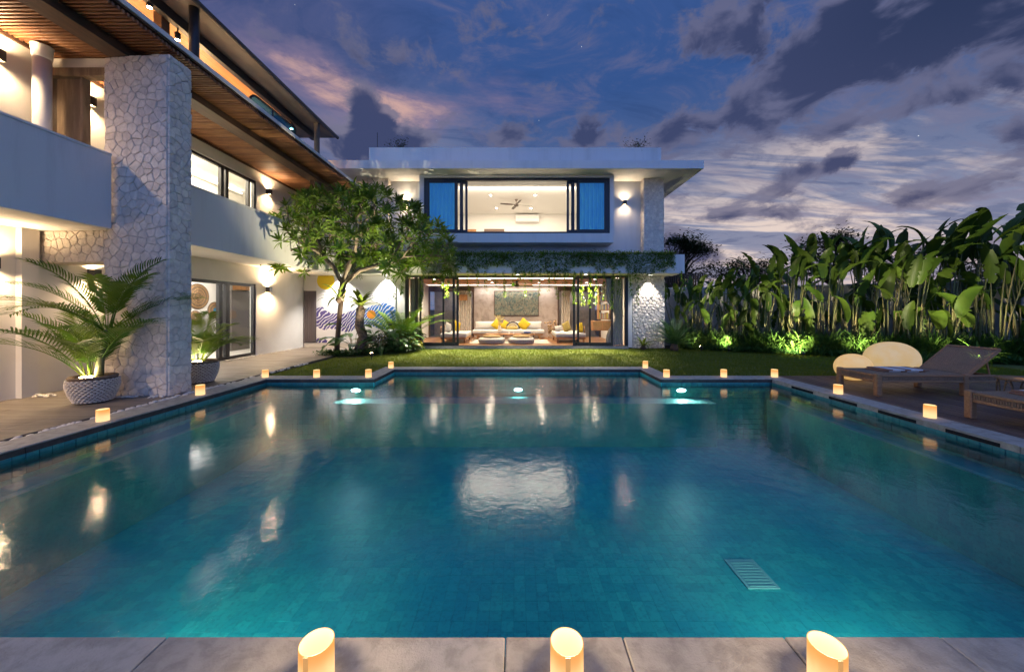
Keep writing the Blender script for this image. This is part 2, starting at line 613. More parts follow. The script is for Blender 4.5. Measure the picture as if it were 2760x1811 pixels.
# ================================================================== ground, pool, paving, deck, lawn
rng = random.Random(7)
XL, XR, YN, YF, YA, AL, AR = -5.20, 5.35, 1.595, 7.48, 8.72, -2.95, 3.03   # pool outline
WZ = -0.115                                                                # water level
g = MB()
xs = [-600, -9.0, -5.5, -3.25, 3.35, 5.65, 9, 600]
ys = [-600, 0.6, 1.35, 7.75, 9.0, 1500]
for i in range(len(xs) - 1):
    for j in range(len(ys) - 1):
        xm, ym = (xs[i] + xs[i + 1]) / 2, (ys[j] + ys[j + 1]) / 2
        if (-5.5 < xm < 5.65 and 1.35 < ym < 7.75) or (-3.25 < xm < 3.35 and 7.75 < ym < 9.0):
            continue
        g.add([(xs[i], ys[j], -0.10), (xs[i + 1], ys[j], -0.10), (xs[i + 1], ys[j + 1], -0.10), (xs[i], ys[j + 1], -0.10)], [(0, 1, 2, 3)])
o = g.build("ground", M["soil"])
tag(o, "dark soil ground under the garden", "ground", kind="structure")

# --- pool tile: green Sukabumi-like stone, each tile its own shade
mt = bpy.data.materials.new("pool_tile")
mt.use_nodes = True
t = NT(mt.node_tree)
bs = mt.node_tree.nodes["Principled BSDF"]
pos = t.new("ShaderNodeNewGeometry").outputs["Position"]
cell = t.new("ShaderNodeVectorMath", operation="FLOOR")
sh_ = t.new("ShaderNodeVectorMath", operation="SUBTRACT")
t.l.new(pos, sh_.inputs[0])
sh_.inputs[1].default_value = (XL, YN, 0.013)
dv = t.new("ShaderNodeVectorMath", operation="DIVIDE")
t.l.new(sh_.outputs[0], dv.inputs[0])
dv.inputs[1].default_value = (0.108, 0.108, 0.108)
t.l.new(dv.outputs[0], cell.inputs[0])
wn = t.new("ShaderNodeTexWhiteNoise")
t.l.new(cell.outputs[0], wn.inputs[0])
big = t.noise(pos, 0.9, 4, 0.6)
cc = t.mix(wn.outputs[0], (0.030, 0.54, 0.50), (0.075, 0.72, 0.60))
cc = t.mix(t.m("MULTIPLY", t.smooth(big, 0.4, 0.65), 0.6), cc, (0.018, 0.45, 0.52))
cc = t.mix(t.m("MULTIPLY", t.smooth(t.noise(pos, 30, 4), 0.45, 0.7), 0.35), cc, (0.03, 0.24, 0.27))
t.put(bs.inputs["Base Color"], cc)
bs.inputs["Roughness"].default_value = 0.45
M["tile"] = mt
mtw = mt.copy()                                   # same pool tile, colour darkened to offset the skylight on the waterline courses
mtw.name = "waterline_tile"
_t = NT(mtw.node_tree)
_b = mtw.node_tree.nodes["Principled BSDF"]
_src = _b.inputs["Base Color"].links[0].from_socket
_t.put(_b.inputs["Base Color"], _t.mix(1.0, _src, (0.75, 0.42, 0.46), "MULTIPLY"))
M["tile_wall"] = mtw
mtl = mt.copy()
mtl.name = "shaded_ledge_tile"  # pool tile darkened: shade of the ledge faces put into the colour
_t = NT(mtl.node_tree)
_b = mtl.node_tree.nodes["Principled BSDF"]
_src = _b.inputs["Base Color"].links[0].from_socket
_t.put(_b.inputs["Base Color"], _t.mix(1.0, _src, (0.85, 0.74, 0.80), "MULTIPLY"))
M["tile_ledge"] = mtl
M["grout"] = material("pool_grout", (0.03, 0.17, 0.20), 0.9)
M["tile_pale"] = material("edge_and_lit_tile", (0.42, 0.66, 0.58), 0.5, col2=(0.30, 0.56, 0.52), scale=9, coords="World")

FZ = -1.25
basin = thing("pool_basin", "teal stone-tiled swimming pool basin with submerged ledges", "pool", (0, 4.5, FZ))
basin["kind"] = "structure"
b = MB()
TH = 0.02
b.box(XL - 0.25, XL - TH, YN - .3, YF + .3, FZ - .1, -0.075)
b.box(XR + TH, XR + 0.25, YN - .3, YF + .3, FZ - .1, -0.075)
b.box(XL - TH, XR + TH, YN - .25, YN - TH, FZ - .1, -0.075)
b.box(XL - TH, AL - TH, YF + TH, YF + .3, FZ - .1, -0.075)
b.box(AR + TH, XR + TH, YF + TH, YF + .3, FZ - .1, -0.075)
b.box(AL - .3, AL - TH, YF + .3, YA + .3, FZ - .1, -0.075)
b.box(AR + TH, AR + .3, YF + .3, YA + .3, FZ - .1, -0.075)
b.box(AL - TH, AR + TH, YA + TH, YA + .3, FZ - .1, -0.075)
b.box(XL - TH, XR + TH, YN - TH, YA + TH, FZ - .1, FZ - 0.012)
b.build("shell", M["grout"], basin)
# ledges under water: along both sides, across the far end, and the alcove floor
led = MB()
led.box(XL - 0.004, -4.80, YN, YF - 0.45, FZ, -0.345)
led.box(4.93, XR + 0.004, YN, YF - 0.45, FZ, -0.325)
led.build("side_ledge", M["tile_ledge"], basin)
led2 = MB()
led2.box(-3.62, 3.95, YF - 0.44, YF, FZ, -0.404)
led2.box(AL, AR, YF, YA + .005, FZ, -0.66)
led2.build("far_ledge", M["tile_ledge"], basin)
lt = MB().box(-0.0525, 0.0525, -0.0525, 0.0525, 0, 0.006).mesh("ledge_tile", M["tile_pale"])  # paler than the pool tile: lamplight on the ledge top put into the colour
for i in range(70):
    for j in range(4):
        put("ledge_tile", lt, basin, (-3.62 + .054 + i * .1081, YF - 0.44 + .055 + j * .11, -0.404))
# pale nosing tiles on the side ledges
for X, Z in ((-4.80, -0.345), (4.93, -0.325)):
    nose = MB().box(-0.04, 0.04, -0.085, 0.085, 0, 0.012).mesh("nosing_tile", M["tile_pale"])
    y = YN + 0.1
    while y < YF - 0.5:
        put("nosing_tile", nose, basin, (X + (0.05 if X > 0 else -0.05), y, Z))
        y += 0.178
# wall tiles: nearest rows as single tiles
TT = 0.108
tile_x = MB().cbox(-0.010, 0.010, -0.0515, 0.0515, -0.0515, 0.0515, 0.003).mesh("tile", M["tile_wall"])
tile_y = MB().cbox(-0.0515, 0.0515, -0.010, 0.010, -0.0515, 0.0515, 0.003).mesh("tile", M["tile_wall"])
stuff = MB()
cnt = 0
for X in (XL - 0.010, XR + 0.010):
    n = int((YF - 2.9) / TT)
    for i in range(n):
        y = YF - TT * (i + 0.5)
        for r_ in range(10):
            z = -0.075 - 0.054 - r_ * TT
            if z < FZ:
                continue
            jit = rng.uniform(-0.0025, 0.0025)
            if r_ < 2 and cnt < 170:
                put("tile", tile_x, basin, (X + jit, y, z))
                cnt += 1
            else:
                stuff.box(X - .010 + jit, X + .010 + jit, y - .0515, y + .0515, z - .0515, z + .0515)
cy_ = 0
for (x0, x1, Y) in ((XL, AL, YF), (AR, XR, YF), (AL, AR, YA)):
    n = int((x1 - x0) / TT)
    for i in range(n + 1):
        x = x0 + TT * (i + 0.5)
        if x + 0.05 > x1 + 0.03:
            continue
        for r_ in range(11):
            z = -0.075 - 0.054 - r_ * TT
            if r_ < 1 and cy_ < 110:
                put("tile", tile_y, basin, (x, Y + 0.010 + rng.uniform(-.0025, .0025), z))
                cy_ += 1
            else:
                stuff.box(x - .0515, x + .0515, Y, Y + .02, z - .0515, z + .0515)
y = YF
while y < YA:
    for X in (AL - 0.01, AR + 0.01):
        for r_ in range(6):
            z = -0.129 - r_ * TT
            stuff.box(X - .01, X + .01, y, y + .103, z - .0515, z + .0515)
    y += TT
# floor tiles
ny, nx = int((YF - YN) / TT) + 1, int((XR - XL) / TT)
for j in range(ny):
    for i in range(nx):
        x, y = XL + TT * i, YN + TT * j
        h = rng.uniform(-0.003, 0.003)
        stuff.box(x + .0008, x + .1072, y + .0008, y + .1072, FZ - 0.004, FZ + h * .3)
s_ = stuff.build("small_tiles", M["tile"], basin)
s_["kind"] = "stuff"
# floor drain grate
dr = MB()
DX, DY = 2.40, 3.66
dr.box(DX - .155, DX + .155, DY - .20, DY + .20, FZ + .004, FZ + .012)
M["grate"] = material("drain_grate", (0.50, 0.74, 0.64), 0.5)
go = dr.build("drain_cover", M["grate"], basin)
M["grate2"] = material("drain_bar", (0.38, 0.62, 0.55), 0.5)
for k in range(9):
    MB().box(DX - .125, DX + .125, DY - .18 + k * .04, DY - .162 + k * .04, FZ + .013, FZ + .018).build("drain_bar", M["grate2"], go)

# --- water
mw = bpy.data.materials.new("pool_water")
mw.use_nodes = True
nt = mw.node_tree
nt.nodes.clear()
t = NT(nt)
pos = t.new("ShaderNodeNewGeometry").outputs["Position"]
n1 = t.noise(pos, 5.5, 3, 0.55, 0.6)
n2 = t.noise(pos, 34.0, 3, 0.6, 0.4)
hh = t.m("ADD", n1, t.m("MULTIPLY", n2, 0.16))
bp = t.new("ShaderNodeBump")
bp.inputs["Strength"].default_value = 0.05
bp.inputs["Distance"].default_value = 0.06
t.l.new(hh, bp.inputs["Height"])
gl = t.new("ShaderNodeBsdfGlossy")
gl.inputs["Roughness"].default_value = 0.10
gl.inputs["Color"].default_value = (0.95, 0.97, 1, 1)
t.l.new(bp.outputs[0], gl.inputs["Normal"])
tr = t.new("ShaderNodeBsdfTransparent")
tr.inputs[0].default_value = (0.50, 0.96, 0.97, 1)
fr = t.new("ShaderNodeFresnel")
fr.inputs[0].default_value = 1.42
t.l.new(bp.outputs[0], fr.inputs["Normal"])
mx = t.new("ShaderNodeMixShader")
t.l.new(fr.outputs[0], mx.inputs[0])
t.l.new(tr.outputs[0], mx.inputs[1])
t.l.new(gl.outputs[0], mx.inputs[2])
out = t.new("ShaderNodeOutputMaterial")
t.l.new(mx.outputs[0], out.inputs[0])
wm = MB()
wm.add([(XL, YN - .02, WZ), (XR, YN - .02, WZ), (XR, YF, WZ), (AR, YF, WZ), (AR, YA, WZ), (AL, YA, WZ), (AL, YF, WZ), (XL, YF, WZ)], [(0, 1, 2, 3, 4, 5, 6, 7)])
o = wm.build("pool_water", mw)
tag(o, "still teal water filling the swimming pool", "water", kind="structure")

# --- pool lights on the far walls
def pool_light(x, y, z, label, watts, way=-1):
    r = thing("pool_light", label, "pool light", (x, y, z), "underwater pool lights")
    ring = MB()
    ring.tube([(x + .105 * math.cos(a), y + way * .01, z + .045 * math.sin(a)) for a in np.linspace(0, 2 * math.pi, 17)], 0.010, 6, False)
    ring.build("rim", M["white"], r, True)
    d = MB()
    d.add([(x + .098 * math.cos(2 * math.pi * k / 20), y + way * .012, z + .040 * math.sin(2 * math.pi * k / 20)) for k in range(20)], [tuple(range(20))])
    d.build("lens", M["lamp_white"], r)
    l = spot("pool_lamp", (x, y + way * .06, z), (x * .8, y + way * 3.0, z - (0.55 if way < 0 else 1.3)), watts, 174 if way < 0 else 135, (0.90, 1.0, 0.97), 1.0, 0.06)
    l.parent = r
    l.matrix_parent_inverse = Matrix.Translation(-Vector((x, y, z)))


pool_light(-3.33, YF - .003, -0.235, "glowing underwater light left of the pool alcove", 30)
pool_light(3.45, YF - .003, -0.235, "glowing underwater light right of the pool alcove", 30)
pool_light(0.06, YA - .003, -0.50, "glowing underwater light in the middle of the alcove wall", 30)
pool_light(-2.4, YN + .03, -0.72, "underwater light under the near coping, left one", 95, 1)
pool_light(2.6, YN + .03, -0.72, "underwater light under the near coping, right one", 95, 1)

# --- coping slabs
cop = thing("pool_coping", "brown-grey stone coping slabs around the pool", "coping", (0, 1.3, 0))
cop["kind"] = "structure"


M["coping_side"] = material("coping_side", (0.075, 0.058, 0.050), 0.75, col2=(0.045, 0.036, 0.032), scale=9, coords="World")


def slab(x0, x1, y0, y1, z0=-0.016, z1=0.0):
    q = 0.002
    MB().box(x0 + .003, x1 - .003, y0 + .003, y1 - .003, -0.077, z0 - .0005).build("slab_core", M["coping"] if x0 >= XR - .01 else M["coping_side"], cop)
    MB().cbox(x0 + q, x1 - q, y0 + q, y1 - q, z0, z1 + rng.uniform(-.0012, .0012), 0.006).build("coping_slab", M["coping"], cop)


nx_ = [-5.62, -4.55, -3.80, -3.05, -2.29, -1.545, -.81, -.045, .475, 1.19, 1.88, 2.62, 3.35, 4.1, 4.85, 5.72]
for a, c in zip(nx_[:-1], nx_[1:]):
    slab(a, c, 0.55, YN)
ys_ = [YN + k * 0.736 for k in range(9)]
ys_[-1] = YF
for a, c in zip(ys_[:-1], ys_[1:]):
    slab(XL - .42, XL, a, c)
    slab(XR, XR + .36, a, c)


def run_x(x0, x1, y0, y1, n):
    for k in range(n):
        slab(x0 + (x1 - x0) * k / n, x0 + (x1 - x0) * (k + 1) / n, y0, y1)


run_x(XL - .42, AL, YF, YF + .38, 4)
run_x(AR, XR + .36, YF, YF + .38, 4)
slab(AL - .36, AL, YF + .38, YA)
slab(AR, AR + .36, YF + .38, YA)
run_x(AL - .36, AR + .36, YA, YA + .37, 9)
# dark overflow slots under the right-hand coping
ms = material("slot_dark", (0.004, 0.004, 0.005), 0.9)
y = 2.3
while y < 7.2:
    MB().box(XR - .004, XR + .02, y, y + .50, -0.073, -0.030).build("overflow_slot", ms, cop)
    y += .83

# --- paving to the left, in long stone planks
pav = thing("paving", "grey-brown stone plank paving beside the left wing", "paving", (-7, 6, 0))
pav["kind"] = "structure"
MB().box(-9.2, -5.70, -0.5, 15.2, -0.095, -0.012).build("bed", M["joint"], pav)
row = 0
PW, PL = 0.40, 1.60
y = 0.2
while y < 15.0:
    xr = -5.715
    for wq in [PL - (row % 3) * 0.53] + [PL] * 3:
        wq = min(wq, xr + 9.2)
        if wq < 0.1:
            break
        MB().cbox(xr - wq + .0015, xr - .0015, y - PW / 2 + .0015, y + PW / 2 - .0015, -0.02, rng.uniform(-.0008, .0008), 0.002).build("paver", M["paving"], pav)
        xr -= wq
    y += PW
    row += 1

# --- white pebbles in the drainage channel
peb = thing("pebble_channel", "row of white pebbles in the drain channel beside the pool coping", "pebbles", (-5.66, 4, -0.05))
peb["kind"] = "structure"
pm = []
for k in range(5):
    bm = bmesh.new()
    bmesh.ops.create_icosphere(bm, subdivisions=2, radius=1)
    for v in bm.verts:
        v.co *= 1 + 0.10 * math.sin(3.1 * v.co.x + k) * math.cos(2.3 * v.co.y + 2 * k)
    me = bpy.data.meshes.new("pebble")
    bm.to_mesh(me)
    bm.free()
    me.shade_smooth()
    me.materials.append(M["pebble"])
    pm.append(me)
MB().box(-5.715, -5.625, 0, 9.9, -0.09, -0.045).build("gravel_bed", M["soil"], peb)


def pebbles(x0, x1, y0, y1, n, smin=.018, smax=.036, z=-0.02):
    for _ in range(n):
        s = rng.uniform(smin, smax)
        put("pebble", pm[rng.randrange(5)], peb, (rng.uniform(x0, x1), rng.uniform(y0, y1), z + rng.uniform(-.006, .012)),
            (0, rng.uniform(-.3, .3), rng.uniform(0, 3.1)), (s * rng.uniform(1.0, 1.5), s, s * 0.6))


pebbles(-5.70, -5.64, 2.6, 6.0, 105)
pebbles(-5.71, -5.63, 5.6, 6.9, 60, z=-.012)
pebbles(-5.70, -5.64, 6.9, 9.8, 40)
pebbles(-6.6, -5.8, 5.88, 5.95, 18, z=.01)
pebbles(-8.1, -6.9, 5.93, 6.05, 26, z=.01)
pebbles(-8.12, -8.06, 8.0, 13.6, 48, z=.01)

# --- timber deck on the right
dk = thing("timber_deck", "dark weathered timber deck boards along the right side of the pool", "deck", (8, 5, 0))
dk["kind"] = "structure"
MB().box(5.72, 13.2, -0.5, 7.85, -0.09, -0.035).build("joists", M["joint"], dk)
x = 5.725
while x < 12.9:
    wq = 0.138
    brk = rng.uniform(2.5, 6.2)
    for (y0, y1) in ((0.3, brk), (brk, 7.86)):
        MB().cbox(x + .004, x + wq - .004, y0 + .002, y1 - .002, -0.033, rng.uniform(-.004, -.001), 0.004).build("deck_board", M["deck"], dk)
    x += wq

# --- lawn with real blades
LZ = -0.055
lawn = thing("lawn", "short green lawn between the pool and the house", "lawn", (0, 10.5, LZ))
lawn["kind"] = "structure"
lw = MB()
lw.add([(x_, y_, LZ) for x_, y_ in ((-5.62, 7.86), (AL - .36, 7.86), (AL - .36, 9.09), (AR + .36, 9.09), (AR + .36, 7.86), (16, 7.86), (16, 13.60), (-5.0, 13.60), (-5.62, 11.6))], [tuple(range(9))])
lw.build("turf", M["turf"], lawn)
nr = np.random.default_rng(3)
NB = 150000
gx = nr.uniform(-5.6, 12.5, NB)
gy = 7.87 + (13.6 - 7.87) * nr.uniform(0, 1, NB) ** 1.15
ok = ~((gx > AL - .37) & (gx < AR + .37) & (gy < 9.10)) & ~((gx > 6.6) & (gy > 13.6 - (gx - 6.6) * 0.52)) & ~((gx < -3.6) & (gy > 12.6))
gx, gy = gx[ok], gy[ok]
n = len(gx)
h = nr.uniform(.028, .058, n)
an = nr.uniform(0, 2 * np.pi, n)
wd = nr.uniform(.0035, .0065, n)
lean = nr.uniform(0, .03, n)
la = nr.uniform(0, 2 * np.pi, n)
V = np.zeros((n, 3, 3), np.float32)
V[:, 0] = np.stack([gx - np.cos(an) * wd, gy - np.sin(an) * wd, np.full(n, LZ)], 1)
V[:, 1] = np.stack([gx + np.cos(an) * wd, gy + np.sin(an) * wd, np.full(n, LZ)], 1)
V[:, 2] = np.stack([gx + np.cos(la) * lean, gy + np.sin(la) * lean, LZ + h], 1)
me = bpy.data.meshes.new("grass_blades")
me.vertices.add(n * 3)
me.vertices.foreach_set("co", V.ravel())
me.loops.add(n * 3)
me.loops.foreach_set("vertex_index", np.arange(n * 3, dtype=np.int32))
me.polygons.add(n)
me.polygons.foreach_set("loop_start", np.arange(0, n * 3, 3, dtype=np.int32))
me.update()
M["grass"] = leafmat("grass", (0.115, 0.165, 0.016), (0.155, 0.19, 0.018), 0.6, 2.5, 0.3, 0)
me.materials.append(M["grass"])
go = put("grass_blades", me, lawn)
go["kind"] = "stuff"

# ================================================================== stone cladding: irregular pieces cut from a jittered pattern
def clip(poly, px, py, nx, ny):
    out = []
    n = len(poly)
    for i in range(n):
        a, c = poly[i], poly[(i + 1) % n]
        da = (a[0] - px) * nx + (a[1] - py) * ny
        dc = (c[0] - px) * nx + (c[1] - py) * ny
        if da <= 0:
            out.append(a)
        if (da < 0 < dc) or (dc < 0 < da):
            k = da / (da - dc)
            out.append((a[0] + (c[0] - a[0]) * k, a[1] + (c[1] - a[1]) * k))
    return out


def stones(parent, origin, ud, rects, cell, seed, depth=0.03, gap=0.005, bulge=0.012, mat=None):
    """clad the rectangles (u0,u1,v0,v1) of a vertical plane; ud runs along it, outward is ud x up"""
    rg = random.Random(seed)
    O, U, Vv = Vector(origin), Vector(ud).normalized(), Vector((0, 0, 1))
    N = U.cross(Vv).normalized()
    for (u0, u1, v0, v1) in rects:
        pts = []
        rows = max(1, round((v1 - v0) / (cell * 0.82)))
        for j in range(-1, rows + 1):
            cols = max(1, round((u1 - u0) / cell))
            for i in range(-1, cols + 1):
                pts.append((u0 + (u1 - u0) * (i + 0.5 + (0.5 if j % 2 else 0)) / cols + rg.uniform(-.42, .42) * cell,
                            v0 + (v1 - v0) * (j + 0.5) / rows + rg.uniform(-.42, .42) * cell * .82))
        for k, p in enumerate(pts):
            poly = [(u0, v0), (u1, v0), (u1, v1), (u0, v1)]
            for q in pts:
                if q is p or abs(q[0] - p[0]) > 3 * cell or abs(q[1] - p[1]) > 3 * cell:
                    continue
                poly = clip(poly, (p[0] + q[0]) / 2, (p[1] + q[1]) / 2, q[0] - p[0], q[1] - p[1])
                if len(poly) < 3:
                    break
            if len(poly) < 3:
                continue
            cx = sum(a for a, _ in poly) / len(poly)
            cy = sum(a for _, a in poly) / len(poly)
            ar = abs(sum(poly[i][0] * poly[(i + 1) % len(poly)][1] - poly[(i + 1) % len(poly)][0] * poly[i][1] for i in range(len(poly)))) / 2
            if ar < 0.10 * cell * cell:
                continue
            # drop tiny edges, then shrink for the joint
            q2 = []
            for a in poly:
                if not q2 or math.hypot(a[0] - q2[-1][0], a[1] - q2[-1][1]) > 0.12 * cell:
                    q2.append(a)
            if len(q2) > 3 and math.hypot(q2[0][0] - q2[-1][0], q2[0][1] - q2[-1][1]) < 0.12 * cell:
                q2.pop()
            if len(q2) < 3:
                continue
            ring = []
            m_ = len(q2)
            for i, a in enumerate(q2):          # round the corners a little
                pa, na = q2[i - 1], q2[(i + 1) % m_]
                ring.append((a[0] * .92 + pa[0] * .08, a[1] * .92 + pa[1] * .08))
                ring.append((a[0] * .92 + na[0] * .08, a[1] * .92 + na[1] * .08))
            r0 = math.sqrt(ar / math.pi)
            sh = 1 - gap / r0

            def lay(s, d):
                return [O + U * (cx + (a - cx) * s) + Vv * (cy + (c - cy) * s) + N * d for a, c in ring]
            d1 = depth + rg.uniform(-.004, .004)
            n_ = len(ring)
            vs = lay(sh, 0) + lay(sh, d1 - .005) + [p_ + N * rg.uniform(-.003, .003) for p_ in lay(sh * .88, d1 + bulge * .7)]
            vs.append(O + U * (cx + rg.uniform(-.2, .2) * r0) + Vv * (cy + rg.uniform(-.2, .2) * r0) + N * (d1 + bulge * rg.uniform(.6, 1.5)))
            fs = []
            for i in range(n_):
                j2 = (i + 1) % n_
                fs += [(i, j2, n_ + j2, n_ + i), (n_ + i, n_ + j2, 2 * n_ + j2, 2 * n_ + i), (2 * n_ + i, 2 * n_ + j2, 3 * n_)]
            MB().add(vs, fs).build("stone", mat or M["stone"], parent)


# ================================================================== wall lamps
def wall_lamp(p, face, label, watts=14, col=WARM, group="up-and-down wall lamps"):
    """p on the wall; face '+x' or '-y' is the way the lamp faces"""
    r = thing("wall_lamp", label, "wall lamp", p, group)
    x, y, z = p
    fx, fy = (1, 0) if face == "+x" else (0, -1)
    sx, sy = (0.0, 0.065) if face == "+x" else (0.065, 0.0)
    d = 0.13

    def bx(a0, a1, z0, z1, side):
        x0, x1 = sorted((x + fx * a0 - sx * side, x + fx * a1 + sx * side))
        y0, y1 = sorted((y + fy * a0 - sy * side, y + fy * a1 + sy * side))
        return x0, x1, y0, y1, z + z0, z + z1
    b_ = MB()
    b_.box(*bx(0.002, 0.012, -.085, .085, 1.0))
    b_.box(*bx(d - .008, d, -.085, .085, 1.0))
    for s in (-1, 1):
        q = list(bx(0.012, d - .008, -.085, .085, 1.0))
        if face == "+x":
            q[2], q[3] = (y - .065, y - .057) if s < 0 else (y + .057, y + .065)
        else:
            q[0], q[1] = (x - .065, x - .057) if s < 0 else (x + .057, x + .065)
        b_.box(*q)
    b_.build("casing", M["black_metal"], r)
    for s in (-1, 1):
        lens = MB()
        q = list(bx(0.013, d - .009, s * .05 - .004, s * .05 + .004, 0.85))
        lens.box(*q)
        lens.build("lens", M["lamp_warm"], r)
        l = spot("lamp_light", (x + fx * .115, y + fy * .115, z + s * .09), (x + fx * .14, y + fy * .14, z + s * 1.0), watts, 168, col, 1.0, 0.06)
        adopt(l, r)
    return r


# ================================================================== left wing of the villa
wing = thing("villa_wing", "white two-storey villa wing with stone pier, slatted timber eave and roof terrace", "house", (-8.15, 9, 0))
WX = -8.15
# ground-floor wall with the sliding door opening
w_ = MB()
for a, c, z0, z1 in wall_rects(2.0, 13.75, 0.0, 2.79, [(7.6, 11.26, 0.02, 2.24)]):
    w_.box(WX - .2, WX, a, c, z0, z1)
w_.build("ground_wall", M["plaster"], wing)
MB().box(-8.33, -8.05, 5.84, 6.06, 0, 2.788).build("pilaster", M["plaster"], wing)
# balcony slab and parapet
MB().box(WX - .2, -6.86, 1.5, 12.9, 2.79, 2.95).build("balcony_slab", M["plaster"], wing)
for y0, y1 in ((1.5, 5.965), (6.42, 12.885)):
    p_ = MB()
    p_.box(-6.86, -6.73, y0, y1, 2.79, 4.0)
    pr = p_.build("parapet", M["plaster_grey"], wing)
    MB().box(-6.885, -6.715, y0, y1, 4.001, 4.035).build("coping", M["plaster_grey"], pr)
# upper wall with window
w_ = MB()
for a, c, z0, z1 in wall_rects(2.0, 14.2, 2.95, 5.95, [(7.9, 11.28, 3.55, 5.48)]):
    w_.box(WX - .2, WX, a, c, z0, z1)
w_.build("upper_wall", M["plaster"], wing)

# stone pier: core plus single stones
pier = part_empty("stone_pier", (-6.3, 6.1, 0), wing)
pu = Vector((-2.35, 0.18, 0)).normalized()
P0 = Vector((-5.80, 5.99, 0))


def at(u, back=0.0):
    q = P0 + pu * u + Vector((0, 1, 0)) * back
    return (q.x, q.y)


c_ = MB()
c_.prism([(-5.791, 5.977), (-5.791, 6.39), (-6.94, 6.46), (at(1.145)[0], at(1.145)[1] - .016)][::-1], 0.0, 5.70)
c_.prism([(at(1.15)[0], at(1.15)[1] - .016), (-6.95, 6.46), (-8.15, 6.52), (at(2.33)[0], at(2.33)[1] - .016)][::-1], 2.25, 2.789)
c_.build("core", M["mortar"], pier)
stones(pier, (P0 + pu * 2.33), -pu, [(2.33 - 1.145, 2.33, 0.0, 5.70), (0.0, 2.33 - 1.15, 2.25, 2.787)], 0.155, 11, 0.030, 0.0026, 0.006)
stones(pier, (-5.80, 5.97, 0), (0, 1, 0), [(0.0, 0.41, 0.0, 5.70)], 0.155, 12, 0.030, 0.0026, 0.006)
MB().box(-7.9, -7.0, 6.55, 7.2, 0.0, 0.13).build("step", M["paving"], wing)

# slatted timber eave
eave = part_empty("slatted_eave", (-7, 9, 5.9), wing)
slat = MB().cbox(-1.15, 1.15, -0.017, 0.017, -0.028, 0.028, 0.004).mesh("slat", M["slat"])
y = 4.95
while y < 13.84:
    put("slat", slat, eave, (-6.995 + rng.uniform(-.012, .012), y + rng.uniform(-.003, .003), 5.885 + rng.uniform(-.002, .002)))
    y += 0.066
MB().box(-6.86, -6.52, 4.0, 13.8, 5.70, 5.852).build("beam", M["beam"], eave)
MB().box(-6.10, -6.06, 4.0, 13.84, 5.915, 5.95).build("batten", M["beam"], eave)
MB().box(-7.55, -7.51, 4.0, 13.84, 5.915, 5.95).build("batten", M["beam"], eave)
MB().box(-8.148, -8.11, 4.0, 13.84, 5.80, 5.853).build("edge_board", M["beam"], eave)
MB().box(-8.35, -5.87, 4.0, 13.86, 5.97, 6.0).build("backing_board", M["beam"], eave)
MB().box(-9.9, -5.85, 4.0, 13.88, 6.002, 6.085).build("terrace_slab", M["plaster_grey"], wing)
MB().box(-6.76, -6.62, 11.78, 11.92, 4.036, 5.699).build("post", M["beam"], wing)

# white drain pipe and old doorway on the balcony
pp = MB()
pp.tube([(-7.86, 5.95, 2.95), (-7.86, 5.95, 5.62)], 0.105, 20)
pp.lathe([(0.108, 0), (0.116, .02), (0.116, .05), (.125, .20), (.13, .21)], 20, (-7.86, 5.95, 5.60))
pp.build("drain_pipe", M["white"], wing, True)
MB().box(WX, -6.95, 6.25, 6.40, 5.66, 5.82).build("lintel", M["plaster"], wing)
door = part_empty("timber_door", (-7.6, 6.6, 2.95), wing)
MB().cbox(WX, -6.95, 6.23, 6.39, 5.51, 5.658, .01).build("head_beam", M["old_wood"], door)
MB().cbox(-8.148, -8.09, 6.25, 6.38, 2.951, 5.508, .01).build("door_post", M["old_wood"], door)
MB().cbox(-8.05, -7.61, 6.28, 6.34, 2.97, 5.50, .012).build("door_leaf", M["old_wood"], door)
MB().cbox(-7.605, -7.555, 6.25, 6.38, 2.951, 5.508, .01).build("door_stile", M["old_wood"], door)
rg_ = MB()
rg_.tube([(-7.70 + .05 * math.cos(a), 6.27, 3.98 + .03 * math.sin(a)) for a in np.linspace(0, 6.28, 13)], .006, 5, False)
rg_.build("ring_handle", M["black_metal"], door, True)


def frame_x(parent, X, y0, y1, z0, z1, mull, name="window", fw=0.055, dp=0.07, glass=M["glass"], skip=()):
    """a framed opening on a wall of constant X: outer frame, mullions [(y, width)], a pane in each bay"""
    e = part_empty(name, (X, (y0 + y1) / 2, z0), parent)
    f = MB()
    f.box(X - dp, X, y0, y1, z1 - fw, z1)
    f.box(X - dp, X, y0, y1, z0, z0 + fw)
    f.box(X - dp, X, y0, y0 + fw, z0 + fw, z1 - fw)
    f.box(X - dp, X, y1 - fw, y1, z0 + fw, z1 - fw)
    for ym, wd_ in mull:
        f.box(X - dp, X, ym - wd_ / 2, ym + wd_ / 2, z0 + fw, z1 - fw)
    f.build("frame", M["black_metal"], e)
    edges = [y0 + fw] + [q for ym, wd_ in sorted(mull) for q in (ym - wd_ / 2, ym + wd_ / 2)] + [y1 - fw]
    for k in range(0, len(edges), 2):
        if k // 2 in skip or edges[k + 1] - edges[k] < 0.01:
            continue
        MB().box(X - dp / 2 - .004, X - dp / 2 + .004, edges[k], edges[k + 1], z0 + fw, z1 - fw).build("pane", glass, e)
    return e


frame_x(wing, WX - .03, 7.6, 11.26, 0.022, 2.238, [(9.95, .12), (10.19, .13)], "sliding_door", 0.085, 0.09, skip=(0,))
frame_x(wing, WX - .03, 7.9, 11.278, 3.552, 5.478, [(10.0, .10), (10.17, .09), (11.0, .07)], "window", 0.07, 0.09, skip=(1,))
MB().box(WX - .2, WX + .03, 7.9, 11.28, 3.50, 3.548).build("sill", M["plaster"], wing)

